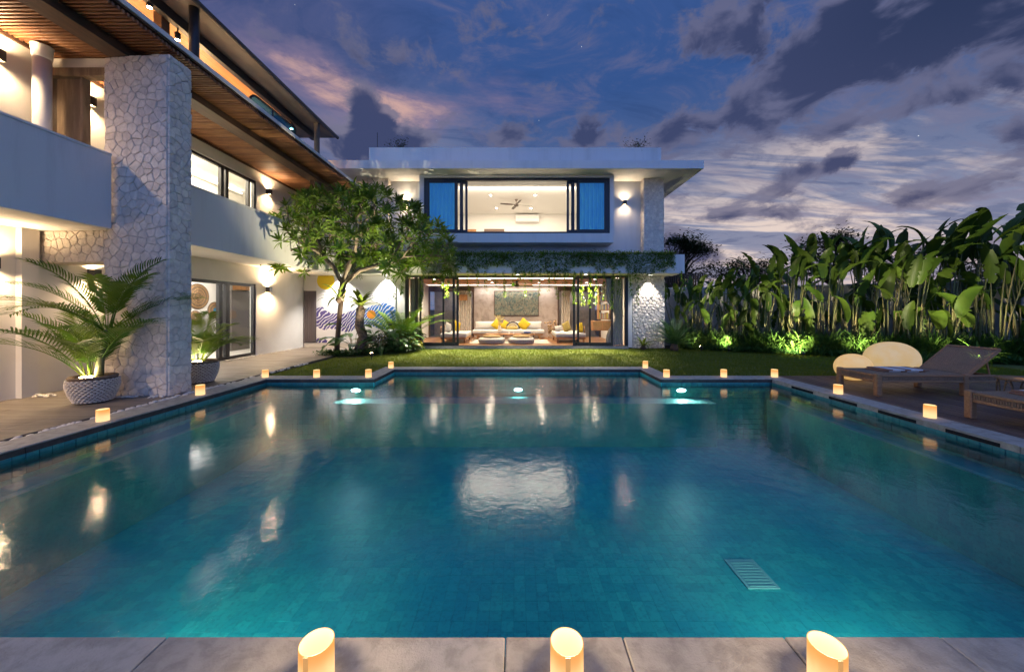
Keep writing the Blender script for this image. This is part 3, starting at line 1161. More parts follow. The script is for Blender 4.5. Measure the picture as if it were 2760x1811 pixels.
# rooms behind the glass
rm = MB()
rm.box(-10.4, -10.3, 6.6, 13.7, 0, 2.8)
rm.box(-10.3, -8.352, 13.6, 13.7, 0, 2.8)
rm.box(-10.3, -8.352, 6.6, 6.7, 0, 2.8)
rm.box(-10.3, -8.352, 6.7, 13.6, 2.72, 2.789)
rm.box(-10.4, -10.3, 7.0, 13.7, 2.95, 5.96)
rm.box(-10.3, -8.352, 13.6, 13.7, 2.95, 5.96)
rm.box(-10.3, -8.352, 7.0, 7.1, 2.95, 5.96)
rm.box(-10.3, -8.352, 7.1, 13.6, 5.88, 5.96)
rm.build("room_wall", M["plaster_in"], wing)
M["pale_floor"] = material("pale_floor", (0.62, 0.58, 0.52), 0.35)
MB().box(-10.3, WX - .05, 6.7, 13.6, -0.02, 0.02).build("room_floor", M["pale_floor"], wing)
MB().box(-10.29, -10.2, 7.2, 13.5, 5.70, 5.76).build("light_shelf", M["plaster_in"], wing)
MB().box(-10.27, -10.22, 7.3, 13.4, 5.765, 5.785).build("light_strip", M["led"], wing)
area("room_light", (-9.3, 9.5, 2.70), (-9.3, 9.5, 0), 190, 1.2, 4.0, (1.0, 0.93, 0.84)).parent = None
area("room_light", (-9.2, 9.8, 5.86), (-9.2, 9.8, 3), 330, 1.2, 4.5, (1.0, 0.86, 0.64))
area("room_light", (-9.6, 9.8, 5.30), (-9.9, 9.8, 6), 90, .3, 5.0, (1.0, 0.92, 0.80))
# interior: dark cupboard and mirror seen through the glass
MB().cbox(-10.28, -9.75, 12.3, 13.55, 0.02, 2.1, .01).build("cupboard", material("cupboard", (0.09, 0.075, 0.065), 0.5), wing)
MB().cbox(-10.28, -9.9, 11.9, 13.5, 2.96, 4.9, .01).build("wardrobe", material("wardrobe", (0.10, 0.095, 0.09), 0.5), wing)
MB().cbox(-10.28, -9.8, 13.0, 13.56, 2.15, 2.5, .01).build("shelf", M["orange_wood"], wing)

# roof terrace
ter = part_empty("roof", (-7.5, 9, 7.5), wing)
MB().box(-10.6, -6.40, 3.2, 12.87, 7.60, 7.66).build("roof_sheet", M["roof"], ter)
MB().box(-7.02, -6.42, 3.2, 12.80, 7.575, 7.598).build("eave_board", M["roof_under"], ter)
MB().tube([(-6.39, 3.2, 7.60), (-6.39, 12.87, 7.60)], 0.055, 8).build("gutter", M["roof"], ter, True)
MB().box(-7.14, -7.02, 3.2, 12.55, 7.36, 7.598).build("roof_beam", M["black_metal"], ter)
x = -7.145
while x > -10.4:
    MB().box(x - .146, x, 3.2, 11.2, 7.50, 7.52).build("ceiling_board", M["orange_wood"], ter)
    x -= .148
MB().tube([(-6.55, 7.30, 6.086), (-6.55, 7.30, 7.575)], 0.085, 16).build("terrace_post", M["black_metal"], ter, True)
MB().box(-6.61, -6.49, 11.75, 11.87, 6.086, 7.575).build("terrace_post", M["roof_under"], ter)
MB().box(-7.36, -7.20, 7.28, 7.46, 6.086, 7.499).build("terrace_post", M["beam"], ter)
MB().box(-7.34, -7.20, 11.5, 11.66, 6.086, 7.499).build("terrace_post", M["beam"], ter)
MB().box(-10.6, -10.5, 3.2, 12.0, 6.086, 7.599).build("terrace_wall", M["orange_wood"], ter)
# glazed screen with a rounded corner
scr = part_empty("glazed_screen", (-6.95, 10.3, 6.09), wing)
arc = [(9.35, 6.09), (9.35, 6.85)] + [(9.35 + .3 * (1 - math.cos(a)), 6.85 + .3 * math.sin(a)) for a in np.linspace(.3, R(90), 5)] + [(11.3, 7.15), (11.3, 6.09)]
MB().tube([(-6.95, a, c) for a, c in arc], 0.03, 6).build("frame", M["black_metal"], scr)
MB().tube([(-6.95, 10.25, 6.09), (-6.95, 10.25, 7.15)], 0.025, 6).build("mullion", M["black_metal"], scr)
n_ = len(arc)
MB().add([(-6.955, a, c) for a, c in arc] + [(-6.945, a, c) for a, c in arc], [tuple(range(n_)), tuple(range(n_, 2 * n_))[::-1]]).build("pane", M["glass_sky_tint"], scr)
for (px_w, py_w, pz_w, lb) in ((-7.10, 6.95, 7.30, "small black spotlight under the terrace roof nearest the camera"),
                               (-7.12, 7.55, 7.12, "small black spotlight beside the timber terrace post"),
                               (-7.10, 11.35, 7.16, "small black spotlight at the far end of the terrace roof")):
    r = thing("ceiling_spotlight", lb, "spotlight", (px_w, py_w, pz_w), "terrace roof spotlights")
    MB().lathe([(0.045, 0), (0.05, .01), (0.05, .14), (0.012, .15), (0.012, 7.50 - pz_w)], 14, (px_w, py_w, pz_w)).build("casing", M["black_metal"], r, True)
    MB().lathe([(0.040, -.004), (0.040, -.001)], 14, (px_w, py_w, pz_w)).build("lens", M["lamp_warm"], r)
    adopt(spot("lamp_light", (px_w, py_w, pz_w - .02), (px_w - .1, py_w, 6.0), 30, 100, WARM2, 0.6, .03), r)
for yy in (5.6, 7.6, 9.6):
    point("terrace_light", (-8.6, yy, 6.45), 110, (1.0, 0.66, 0.34), .12)
    MB().lathe([(.06, 0), (.07, .05), (.05, .12), (0.0, .13)], 12, (-8.6, yy, 6.09)).build("floor_uplight", M["lamp_warm"], wing)

wall_lamp((WX, 11.75, 2.10), "+x", "black wall lamp between the ground-floor sliding door and grey louvred door", 240)
wall_lamp((WX, 11.75, 5.30), "+x", "black wall lamp right of the upstairs side window under the slatted eave", 85)
wall_lamp((WX, 6.88, 2.13), "+x", "black wall lamp in the passage behind the stone pier", 110)
wall_lamp((WX, 5.52, 2.17), "+x", "black wall lamp at the left edge beside the white pilaster", 85)
wall_lamp((WX, 5.58, 5.42), "+x", "black wall lamp high on the balcony wall left of the drain pipe", 85)
wall_lamp((WX, 6.80, 5.40), "+x", "black wall lamp seen behind the old timber door", 85)
wall_lamp((WX, 3.2, 5.42), "+x", "black wall lamp on the balcony wall beyond the left edge of the view", 420)
wall_lamp((WX, 3.2, 2.17), "+x", "black wall lamp on the ground-floor wall beyond the left edge of the view", 420)

# woven wall baskets seen through the open sliding door
M["rattan"] = material("rattan", (0.34, 0.21, 0.10), 0.7, col2=(0.22, 0.13, 0.06), scale=40, bump=0.5, bump_scale=80)
M["rattan_d"] = material("rattan_dark", (0.15, 0.10, 0.06), 0.7)


def basket(y, z, r, label, hole=None):
    b_ = thing("wall_basket", label, "basket", (-10.28, y, z), "woven discs on the wall")
    k = 0
    rr = r
    while rr > (hole or 0.03):
        MB().tube([(-10.285 + .012 * (k % 2), y + rr * math.cos(a), z + rr * math.sin(a)) for a in np.linspace(0, 2 * math.pi, 29)], 0.019, 5, False).build("coil", M["rattan"] if k % 3 else M["rattan_d"], b_, True)
        rr -= .033
        k += 1
    if hole:
        MB().add([(-10.286, y + hole * math.cos(a), z + hole * math.sin(a)) for a in np.linspace(0, 2 * math.pi, 20)[:-1]], [tuple(range(19))]).build("mirror", M["glass_sky_tint"], b_)


basket(11.6, 1.87, 0.40, "large round woven basket hung on the white wall")
basket(12.25, 1.42, 0.27, "small round woven disc with a mirror centre", 0.09)
basket(11.5, 1.18, 0.22, "small woven basket lowest on the white wall")

# ================================================================== main house at the end of the garden
house = thing("villa_house", "white two-storey house with flat overhanging roof, bay window and planter canopy", "house", (0, 14.5, 0))
M["house_white"] = material("house_white", (0.74, 0.73, 0.72), 0.7, col2=(0.64, 0.63, 0.62), scale=2.2, lo=.45, hi=.8, bump=0.12, bump_scale=50, coords="World", stretch=(1.4, 1.4, .16))
M["wood_floor"] = material("wood_floor", (0.34, 0.17, 0.075), 0.35, col2=(0.25, 0.115, 0.05), scale=4, stretch=(0.5, 7, 1), coords="World", rand=0.18)
M["plaster_rough"] = material("textured_plaster", (0.42, 0.345, 0.30), 0.7, col2=(0.27, 0.215, 0.185), scale=2.6, lo=.4, hi=.7, bump=0.5, bump_scale=22, coords="World")
M["curtain"] = material("curtain_linen", (0.62, 0.55, 0.46), 0.85, col2=(0.42, 0.37, 0.31), scale=30, stretch=(1, 1, .2))
M["curtain_w"] = leafmat("curtain_voile", (0.70, 0.72, 0.78), (0.64, 0.66, 0.74), .9, 3, .5, 0)

# roof
rf = part_empty("roof", (0, 13.5, 6.54), house)
MB().box(-9.0, 6.80, 12.95, 19.3, 6.54, 6.835).build("roof_slab", M["house_white"], rf)
MB().box(-5.42, 5.38, 13.25, 18.9, 6.836, 7.43).build("roof_parapet", M["house_white"], rf)
MB().tube([(-5.25, 13.6, 7.43), (-5.25, 13.6, 8.15)], .012, 5).build("aerial", M["black_metal"], rf)
# upper wall
uw = MB()
for a, c, z0, z1 in wall_rects(-8.7, 5.74, 2.76, 6.539, [(-3.47, 3.56, 4.335, 6.435)]):
    uw.box(a, c, 14.26, 14.46, z0, z1)
uw.build("upper_wall", M["house_white"], house)
MB().box(5.55, 5.74, 14.46, 19.0, 2.76, 6.539).build("side_wall", M["house_white"], house)
# bay box
by = MB()
by.box(-3.65, 3.72, 13.57, 14.258, 3.98, 4.332)
by.box(-3.65, 3.72, 13.57, 14.258, 6.44, 6.537)
by.box(-3.65, -3.48, 13.57, 14.258, 4.333, 6.439)
by.box(3.57, 3.72, 13.57, 14.258, 4.333, 6.439)
by.build("bay_surround", M["house_white"], house)

# stone pillars
def pillar(x0, x1, y0, y1, z0, z1, seed, cell, sides, bulge=.012, gap=.004):
    e = part_empty("stone_pillar", ((x0 + x1) / 2, (y0 + y1) / 2, z0), house)
    MB().box(x0 + .012, x1 - .012, y0 + .012, y1, z0, z1).build("core", M["mortar"], e)
    stones(e, (x0, y0 + .02, 0), (1, 0, 0), [(0, x1 - x0, z0, z1)], cell, seed, .02, gap, bulge)
    if "r" in sides:
        stones(e, (x1 - .02, y0, 0), (0, 1, 0), [(0, y1 - y0 - .005, z0, z1)], cell, seed + 1, .02, gap, bulge)
    if "l" in sides:
        stones(e, (x0 + .02, y1 - .005, 0), (0, -1, 0), [(0, y1 - y0 - .005, z0, z1)], cell, seed + 2, .02, gap, bulge)


pillar(-5.78, -4.95, 13.90, 14.255, 2.76, 6.538, 21, .165, "r", .006, .003)
pillar(4.97, 5.76, 13.90, 14.255, 2.76, 6.538, 24, .165, "l", .006, .003)
pillar(4.52, 5.78, 13.90, 14.40, -.05, 2.745, 27, .15, "", .030, .005)
MB().box(4.5, 5.74, 14.41, 19.0, -.05, 2.755).build("lower_side_wall", M["plaster_rough"], house)

# planter canopy
cn_ = part_empty("planter_canopy", (0, 13, 2.75), house)
MB().box(-6.72, 6.08, 12.90, 13.02, 2.752, 3.43).build("planter_front", M["plaster_grey"], cn_)
MB().box(5.96, 6.08, 13.02, 14.0, 2.752, 3.43).build("planter_end", M["plaster_grey"], cn_)
MB().box(-8.7, 5.959, 13.021, 14.259, 2.752, 2.83).build("canopy_soffit", M["plaster"], cn_)
MB().box(-6.7, 5.955, 13.022, 13.85, 2.831, 3.36).build("planter_soil", M["soil"], cn_)
for x in (-6.7, -4.95, -2.55, 0.07, 2.62, 5.12):
    d_ = MB().lathe([(.055, 2.744), (.055, 2.7515)], 14, (x, 13.42 if abs(x) < 4.5 else 13.62, 0))
    d_.build("downlight", M["lamp_soft"], cn_)
adopt(spot("downlight_beam", (5.12, 13.66, 2.73), (5.12, 13.80, 0), 260, 78, (1.0, .94, .88), .5, .04), cn_)
adopt(spot("downlight_beam", (-4.95, 13.62, 2.73), (-4.95, 13.82, 0), 420, 90, (1.0, .94, .86), .5, .04), cn_)
adopt(spot("downlight_beam", (-6.7, 13.50, 2.73), (-6.7, 13.72, 0), 380, 110, (1.0, .94, .86), .7, .04), cn_)
for x in (-2.55, .07, 2.62):
    adopt(spot("downlight_beam", (x, 13.40, 2.73), (x, 12.1, 0), 3000, 76, SOFT, .8, .10), cn_)

# ground-floor outer walls left of the glass
MB().box(-8.7, -4.45, 13.80, 14.2, -.02, 2.751).build("lower_wall", M["plaster"], house)
MB().box(-4.449, -4.27, 13.80, 14.2, -.02, 2.751).build("lower_pier", M["plaster"], house)
MB().box(4.345, 4.515, 13.88, 14.3, -.02, 2.751).build("lower_pier", M["plaster"], house)
MB().box(-4.27, 4.345, 13.80, 13.96, -.09, 0.03).build("threshold", M["coping"], house)
MB().box(-4.27, 4.345, 13.86, 14.0, 2.70, 2.7515).build("head_rail", M["black_metal"], house)
# grey louvred door by the mural
lv = part_empty("louvred_door", (-7.9, 13.79, .17), house)
M["louvre"] = material("louvre_paint", (0.105, 0.085, 0.092), 0.5)
MB().box(-8.14, -7.68, 13.765, 13.798, .17, 2.16).build("door_leaf", M["louvre"], lv)
for k in range(6):
    MB().box(-8.125 + k * .074, -8.07 + k * .074, 13.74, 13.764, .2, 2.12).build("batten", M["louvre"], lv)

# mural: plain curving colour bands
mm = bpy.data.materials.new("mural_paint")
mm.use_nodes = True
t = NT(mm.node_tree)
bs = mm.node_tree.nodes["Principled BSDF"]
bs.inputs["Roughness"].default_value = .6
ps = t.new("ShaderNodeNewGeometry").outputs["Position"]
sp = t.new("ShaderNodeSeparateXYZ")
t.l.new(ps, sp.inputs[0])
X_, Z_ = sp.outputs[0], sp.outputs[2]
nz = t.noise(ps, 2.2, 2, .5)
crest = t.m("ADD", t.m("MULTIPLY", t.m("SINE", t.m("MULTIPLY", X_, 2.1)), .18), t.m("ADD", t.m("MULTIPLY", nz, .5), 1.22))
foot = t.m("SUBTRACT", crest, t.m("ADD", t.m("MULTIPLY", t.m("SINE", t.m("ADD", t.m("MULTIPLY", X_, 1.3), 1.0)), .16), .85))
inside = t.m("MULTIPLY", t.m("LESS_THAN", Z_, crest), t.m("GREATER_THAN", Z_, foot))
stripe = t.m("GREATER_THAN", t.m("SINE", t.m("ADD", t.m("MULTIPLY", X_, 46), t.m("MULTIPLY", t.m("SUBTRACT", crest, Z_), 42))), .62)
blue = t.mix(t.smooth(X_, -6.6, -5.4), (0.075, 0.055, 0.24), (0.03, 0.16, 0.55))
c = t.mix(inside, (.80, .79, .80), t.mix(stripe, blue, (.82, .81, .84)))
low = t.m("MULTIPLY", t.m("LESS_THAN", Z_, t.m("SUBTRACT", crest, 1.2)), t.m("GREATER_THAN", Z_, .1))
c = t.mix(low, c, t.mix(stripe, (0.075, 0.055, 0.24), (.82, .81, .84)))


def disc(x0, z0, r):
    a = t.m("SUBTRACT", X_, x0)
    e = t.m("SUBTRACT", Z_, z0)
    return t.m("LESS_THAN", t.m("ADD", t.m("MULTIPLY", a, a), t.m("MULTIPLY", e, e)), r * r)


c = t.mix(disc(-7.3, 2.55, .34), c, (.85, .62, .02))
c = t.mix(disc(-5.55, 1.25, .17), c, (.85, .30, .03))
t.put(bs.inputs["Base Color"], c)
o = MB().box(-7.66, -4.62, 13.775, 13.797, .17, 2.74).build("mural", mm)
tag(o, "painted mural of blue striped curves on white beside the grey louvred door", "mural")


# framed glazing on a wall of constant Y
def bars_y(parent, Y0, Y1, xs_, z0, z1, mat):
    for x0, x1 in xs_:
        MB().box(x0, x1, Y0, Y1, z0, z1).build("frame", mat, parent)


def door_panel(x0, x1, Y, z0, z1, stile=.05, rail=.10, glass=M["glass"], mat=M["black_metal"], parent=house, name="sliding_door"):
    e = part_empty(name, ((x0 + x1) / 2, Y, z0), parent)
    f = MB()
    f.box(x0, x0 + stile, Y, Y + .045, z0, z1)
    f.box(x1 - stile, x1, Y, Y + .045, z0, z1)
    f.box(x0 + stile, x1 - stile, Y, Y + .045, z0, z0 + rail)
    f.box(x0 + stile, x1 - stile, Y, Y + .045, z1 - stile, z1)
    f.build("frame", mat, e)
    MB().box(x0 + stile, x1 - stile, Y + .018, Y + .026, z0 + rail, z1 - stile).build("pane", glass, e)
    return e


fr_ = part_empty("door_frame", (0, 13.9, 0), house)
bars_y(fr_, 13.84, 13.98, [(-4.268, -4.16), (4.235, 4.343)], .03, 2.699, M["black_metal"])
MB().box(-4.15, 4.23, 13.85, 13.99, .031, .05).build("track", M["black_metal"], fr_)
door_panel(-3.72, -2.76, 13.850, .051, 2.695, .07, .12)
door_panel(-2.83, -2.36, 13.905, .051, 2.695, .05, .12)
door_panel(-2.46, -2.22, 13.955, .051, 2.695, .08, .12)
door_panel(2.23, 2.47, 13.955, .051, 2.695, .08, .12)
door_panel(2.40, 2.91, 13.905, .051, 2.695, .05, .12)
door_panel(2.84, 3.76, 13.850, .051, 2.695, .06, .12)
MB().box(-3.90, -3.80, 13.86, 13.95, .051, 2.695).build("frame_post", M["black_metal"], fr_)
MB().box(3.70, 3.765, 13.90, 13.95, .051, 2.695).build("frame_post", M["black_metal"], fr_)

# upstairs sliding window in the bay
uf = part_empty("bay_window", (0, 13.6, 4.33), house)
for q in ((-3.478, 3.568, 6.34, 6.438), (-3.478, 3.568, 4.334, 4.40)):
    MB().box(q[0], q[1], 13.60, 13.74, q[2], q[3]).build("frame", M["blue_metal"], uf)
for x0, x1 in ((-3.478, -3.36), (3.45, 3.568)):
    MB().box(x0, x1, 13.60, 13.74, 4.401, 6.339).build("frame", M["blue_metal"], uf)
door_panel(-3.36, -2.24, 13.61, 4.402, 6.338, .085, .085, M["glass_sky_tint"], M["blue_metal"], house, "sliding_window")
door_panel(-2.28, -2.06, 13.66, 4.402, 6.338, .07, .085, M["glass"], M["blue_metal"], house, "sliding_window")
door_panel(-2.10, -1.84, 13.71, 4.402, 6.338, .09, .085, M["glass"], M["blue_metal"], house, "sliding_window")
door_panel(1.95, 2.21, 13.71, 4.402, 6.338, .09, .085, M["glass"], M["blue_metal"], house, "sliding_window")
door_panel(2.17, 2.39, 13.66, 4.402, 6.338, .07, .085, M["glass"], M["blue_metal"], house, "sliding_window")
door_panel(2.35, 3.45, 13.61, 4.402, 6.338, .085, .085, M["glass_sky_tint"], M["blue_metal"], house, "sliding_window")

# bedroom shell
br = MB()
br.box(-5.0, 5.0, 18.8, 18.9, 3.2, 6.5)
br.box(-5.1, -5.0, 14.46, 18.9, 3.2, 6.5)
br.box(5.0, 5.1, 14.46, 18.9, 3.2, 6.5)
br.box(-5.0, 5.0, 14.461, 18.8, 6.44, 6.535)
br.box(-5.0, 5.0, 14.461, 18.8, 3.1, 3.2)
br.build("bedroom_shell", M["plaster_in"], house)
MB().box(-1.65, -.60, 18.77, 18.799, 3.2, 5.66).build("bedroom_door", material("brown_door", (.16, .10, .075), .5), house)
MB().box(-2.6, -2.07, 18.77, 18.799, 4.2, 5.64).build("bedroom_picture", M["orange_wood"], house)
for x, y in ((-1.1, 15.7), (.85, 15.7), (-.95, 17.7), (.75, 17.7), (-2.9, 16.6), (2.9, 16.6)):
    MB().lathe([(.05, 6.432), (.05, 6.4395)], 12, (x, y, 0)).build("downlight", M["lamp_white"], house)
area("ceiling_fill_light", (0, 14.56, 6.24), (0, 16.4, 6.55), 60, 6.0, .08, (1.0, 0.84, 0.64))  # unseen fill lamp added to brighten the bedroom ceiling
area("bedroom_light", (0, 16.6, 6.42), (0, 16.6, 3), 190, 5.0, 3.0, (1.0, 0.84, 0.64))

# living room shell
lr = MB()
lr.box(-4.6, -4.45, 14.2, 18.3, 0, 2.75)
lr.build("living_side_wall", M["plaster_in"], house)
MB().box(4.35, 4.5, 14.301, 18.3, 0, 2.75).build("living_side_wall", M["plaster_in"], house)
MB().box(-2.12, 2.14, 18.30, 18.45, .04, 2.75).build("living_back_wall", M["plaster_rough"], house)
x = -4.45
while x < 4.34:
    MB().box(x + .001, min(x + .139, 4.348), 13.965, 18.298, -.02, .04).build("floor_board", M["wood_floor"], house)
    x += .14
MB().box(-4.449, 4.349, 14.261, 18.298, 2.70, 2.751).build("living_ceiling", M["orange_wood"], house)
MB().box(-4.449, 4.349, 17.95, 18.2, 2.60, 2.66).build("cove_ledge", M["plaster_in"], house)
MB().box(-4.4, 4.3, 18.0, 18.06, 2.662, 2.675).build("cove_strip", M["led"], house)
MB().box(-4.2, 4.2, 14.32, 14.36, 2.685, 2.699).build("front_strip", M["led"], house)
for x in (-3.4, -1.1, 1.1, 3.3):
    for y in (14.9, 16.7):
        MB().lathe([(.06, 2.692), (.06, 2.6995)], 14, (x, y, 0)).build("downlight", M["lamp_soft"], house)
        spot("living_downlight", (x, y, 2.66), (x, y, 0), 260, 160, (1.0, .82, .58), 1.0, .09)
area("cove_light", (0, 18.0, 2.55), (0, 18.35, 1.2), 45, 4.0, .12, (1.0, .93, .84))
# back openings with dark frames, curtains and a lit court behind
bo = part_empty("garden_window", (0, 18.4, 0), house)
for x0, x1 in ((-4.45, -2.122), (2.142, 4.35)):
    for a, c, z0, z1 in ((x0, x0 + .07, .04, 2.45), (x1 - .07, x1, .04, 2.45), (x0 + .07, x1 - .07, 2.35, 2.45)):
        MB().box(a, c, 18.30, 18.40, z0, z1).build("frame", M["beam"], bo)
    MB().box(x0 + .07, x1 - .07, 18.34, 18.35, .04, 2.35).build("pane", M["glass"], bo)
    MB().box(x0, x1, 18.30, 18.40, 2.451, 2.70).build("head_panel", M["beam"], bo)
MB().box(-4.6, 4.5, 20.3, 20.4, 0, 3).build("court_wall", M["plaster_rough"], house)
MB().box(-4.6, 4.5, 18.46, 20.3, -.05, 0.0).build("court_floor", M["paving"], house)
area("court_light", (3.2, 19.4, 2.6), (3.2, 19.6, 0), 18, 1.2, .6, SOFT)
area("court_light", (-3.2, 19.4, 2.6), (-3.2, 19.6, 0), 14, 1.2, .6, SOFT)

wall_lamp((-4.33, 14.26, 5.68), "-y", "black wall lamp left of the upstairs bay window", 26, WARM2)
wall_lamp((4.32, 14.26, 5.68), "-y", "black wall lamp right of the upstairs bay window", 26, WARM2)


# curtains: pleated cloth with thickness
def curtain(x0, x1, y, z0, z1, label, mat, waist=None, pleats=7, amp=.035, group=None, side=0):
    n = pleats * 8
    zs = np.linspace(z0, z1, 15)
    V1 = []
    for z in zs:
        q = 1.0
        if waist:
            q = 1 - .55 * math.exp(-((z - waist) / .45) ** 2)
        for i in range(n + 1):
            s = i / n
            x = x0 + (x1 - x0) * s
            ax = x0 if side < 0 else (x1 if side > 0 else (x0 + x1) / 2)
            x = ax + (x - ax) * q
            V1.append((x, y + amp * math.sin(2 * math.pi * pleats * s + .5 * math.sin(z * 2)), z))
    vs = V1 + [(a, c + .006, e) for a, c, e in V1]
    N_ = len(V1)
    fs = []
    for j in range(len(zs) - 1):
        for i in range(n):
            a = j * (n + 1) + i
            fs += [(a, a + 1, a + n + 2, a + n + 1), (N_ + a + n + 1, N_ + a + n + 2, N_ + a + 1, N_ + a)]
    r = thing("curtain", label, "curtain", ((x0 + x1) / 2, y, z0), group)
    MB().add(vs, fs).build("cloth", mat, r, True)
    if waist:
        w0, w1 = (x0, x0 + (x1 - x0) * .5) if side < 0 else (x1 - (x1 - x0) * .5, x1)
        MB().tube([(w0 - .02, y - .05, waist + .06), ((w0 + w1) / 2, y - .08, waist), (w1 + .03, y - .05, waist + .05)], .014, 6).build("tieback", M["curtain"], r, True)
    return r


curtain(-4.15, -3.62, 14.12, .05, 2.68, "beige linen curtain tied back at the left end of the living room", M["curtain"], 1.15, 6, side=-1)
curtain(3.55, 4.22, 14.12, .05, 2.68, "beige linen curtain tied back at the right end of the living room", M["curtain"], 1.15, 7, side=1)
curtain(-2.95, -2.25, 18.18, .05, 2.4, "beige curtain at the left rear window of the living room", M["curtain"], None, 6)
curtain(2.3, 2.75, 18.18, .05, 2.4, "beige curtain at the right rear window of the living room", M["curtain"], None, 5)
curtain(-3.42, -2.32, 14.02, 4.36, 6.42, "pale curtain behind the left pane of the upstairs window", M["curtain_w"], None, 7, .075)
curtain(2.42, 3.50, 14.02, 4.36, 6.42, "pale curtain behind the right pane of the upstairs window", M["curtain_w"], None, 7, .075)

# ================================================================== lanterns
mpp = bpy.data.materials.new("lantern_paper")
mpp.use_nodes = True
t = NT(mpp.node_tree)
bs = mpp.node_tree.nodes["Principled BSDF"]
bs.inputs["Base Color"].default_value = (.05, .035, .02, 1)
sp = t.new("ShaderNodeSeparateXYZ")
oc = t.new("ShaderNodeTexCoord").outputs["Object"]
t.l.new(oc, sp.inputs[0])
hot = t.m("MULTIPLY", t.smooth(sp.outputs[2], .15, .035), t.m("ADD", t.m("MULTIPLY", t.noise(oc, 22, 4), .5), .75), clamp=True)   # the flame shows through the lower paper
t.put(bs.inputs["Emission Color"], t.mix(hot, (.95, .40, .085), (1.35, .82, .38)))
bs.inputs["Emission Strength"].default_value = .95
M["paper"] = mpp
M["paper_in"] = emitter("lantern_inside", (1.0, 0.66, 0.30), 1.35, base=(.04, .03, .02))
M["flame"] = emitter("flame", (1.0, 0.72, 0.36), 9.0)
M["wax"] = emitter("lit_wax", (1.0, 0.70, 0.34), 1.7, base=(.1, .08, .06))
LAN = [(-.775, 1.395, "paper lantern on the near coping, leftmost of the three in the foreground"),
       (.200, 1.400, "paper lantern on the near coping, middle of the three in the foreground"),
       (1.195, 1.375, "paper lantern on the near coping, rightmost of the three in the foreground"),
       (-5.38, 4.67, "paper lantern on the left coping nearest the camera, beside the big palm pot"),
       (-5.37, 6.10, "paper lantern on the left coping at the foot of the stone pier"),
       (-5.36, 7.67, "paper lantern on the far left corner of the pool coping"),
       (-4.26, 7.67, "paper lantern halfway along the coping left of the pool alcove"),
       (-3.15, 7.67, "paper lantern on the left front corner of the pool alcove"),
       (-3.09, 8.88, "paper lantern on the left rear corner of the pool alcove"),
       (3.22, 8.90, "paper lantern on the right rear corner of the pool alcove"),
       (3.24, 7.70, "paper lantern on the right front corner of the pool alcove"),
       (4.47, 7.70, "paper lantern halfway along the coping right of the pool alcove"),
       (5.56, 7.70, "paper lantern on the far right corner of the pool coping"),
       (5.56, 6.18, "paper lantern on the right coping before the foot of the far lounger"),
       (5.57, 4.82, "paper lantern on the right coping nearest the camera, by the near lounger")]


def ring_wall(r0, r1, z0, z1, n=32, wob=0.0):
    vs, fs = [], []
    for r, z in ((r0, z0), (r1, z1), (r1 - .003, z1), (r0 - .003, z0 + .003)):
        for k in range(n):
            a = 2 * math.pi * k / n
            q = r * (1 + wob * math.sin(3 * a))
            vs.append((q * math.cos(a), q * math.sin(a), z))
    for i in range(3):
        for k in range(n):
            a, c = i * n + k, i * n + (k + 1) % n
            fs.append((a, c, c + n, a + n))
    return vs, fs


vs, fs = ring_wall(.063, .0625, .004, .158, wob=.006)
nn = 32
me_shade = MB().add(vs, [f for f in fs[:nn * 2]]).mesh("paper_shade", M["paper"], True)
me_inner = MB().add(vs, [f for f in fs[nn * 2:]]).mesh("inner_paper", M["paper_in"], True)
me_candle = MB().lathe([(.0, .004), (.024, .004), (.025, .05), (.02, .054), (0, .05)], 16).mesh("candle", M["wax"], True)
me_flame = MB().lathe([(0, .054), (.006, .062), (.005, .072), (0, .085)], 8).mesh("flame", M["flame"], True)
me_base = MB().lathe([(.0, .001), (.063, .001), (.063, .004), (0, .0045)], 32).mesh("base", M["wax"])
me_seam = MB().box(-.014, .004, -.0655, -.0632, .004, .157).mesh("seam", emitter("paper_seam", (1.0, .50, .16), .62, base=(.04, .03, .02)))
for k, (x, y, lb) in enumerate(LAN):
    r = thing("paper_lantern", lb, "lantern", (x, y, .0012), "paper lanterns around the pool")
    for nm, me in (("paper_shade", me_shade), ("inner_paper", me_inner), ("candle", me_candle), ("flame", me_flame), ("base", me_base)):
        o = put(nm, me, None)
        o.parent = r
    if k < 3:
        o = put("seam", me_seam, None)
        o.parent = r
    r.rotation_euler.z = 0 if k < 3 else k * 1.7
    r.scale = (1 + .03 * math.sin(k * 2.1), 1 + .03 * math.sin(k * 2.1), 1 + .05 * math.sin(k * 3.7))
    if k < 3:
        l = point("candle_light", (0, 0, .20), 13.0, (1.0, .70, .42), .04)
        l.parent = r

# ================================================================== egg lamps
M["egg_big"] = emitter("egg_shell", (1.0, 0.66, 0.25), .47, (1.0, 0.72, 0.38), 5, base=(.3, .24, .15))
M["egg_small"] = emitter("egg_shell_small", (1.0, 0.58, 0.17), .55, (1.0, 0.66, 0.28), 5, base=(.5, .38, .2))


def egg(x, y, rx, rz, mat, label):
    prof = []
    for a in np.linspace(-90, 90, 25):
        z = math.sin(R(a))
        r = math.cos(R(a)) ** .92
        prof.append((max(r, 0) * rx, max(rz + z * rz, 0.012 if a < -60 else 0)))
    o = MB().lathe([(max(p, 1e-7), z) for p, z in prof], 40).build("egg_lamp", mat, None, True)
    o.location = (x, y, .0)
    o.scale = (1.0, .8, 1)
    tag(o, label, "floor lamp", "glowing pebble lamps")
    return o


egg(6.92, 7.35, .335, .27, M["egg_small"], "smaller glowing pebble-shaped lamp left of the big one on the deck")
egg(8.12, 7.75, .50, .375, M["egg_big"], "large glowing pebble-shaped lamp on the deck behind the lounger")

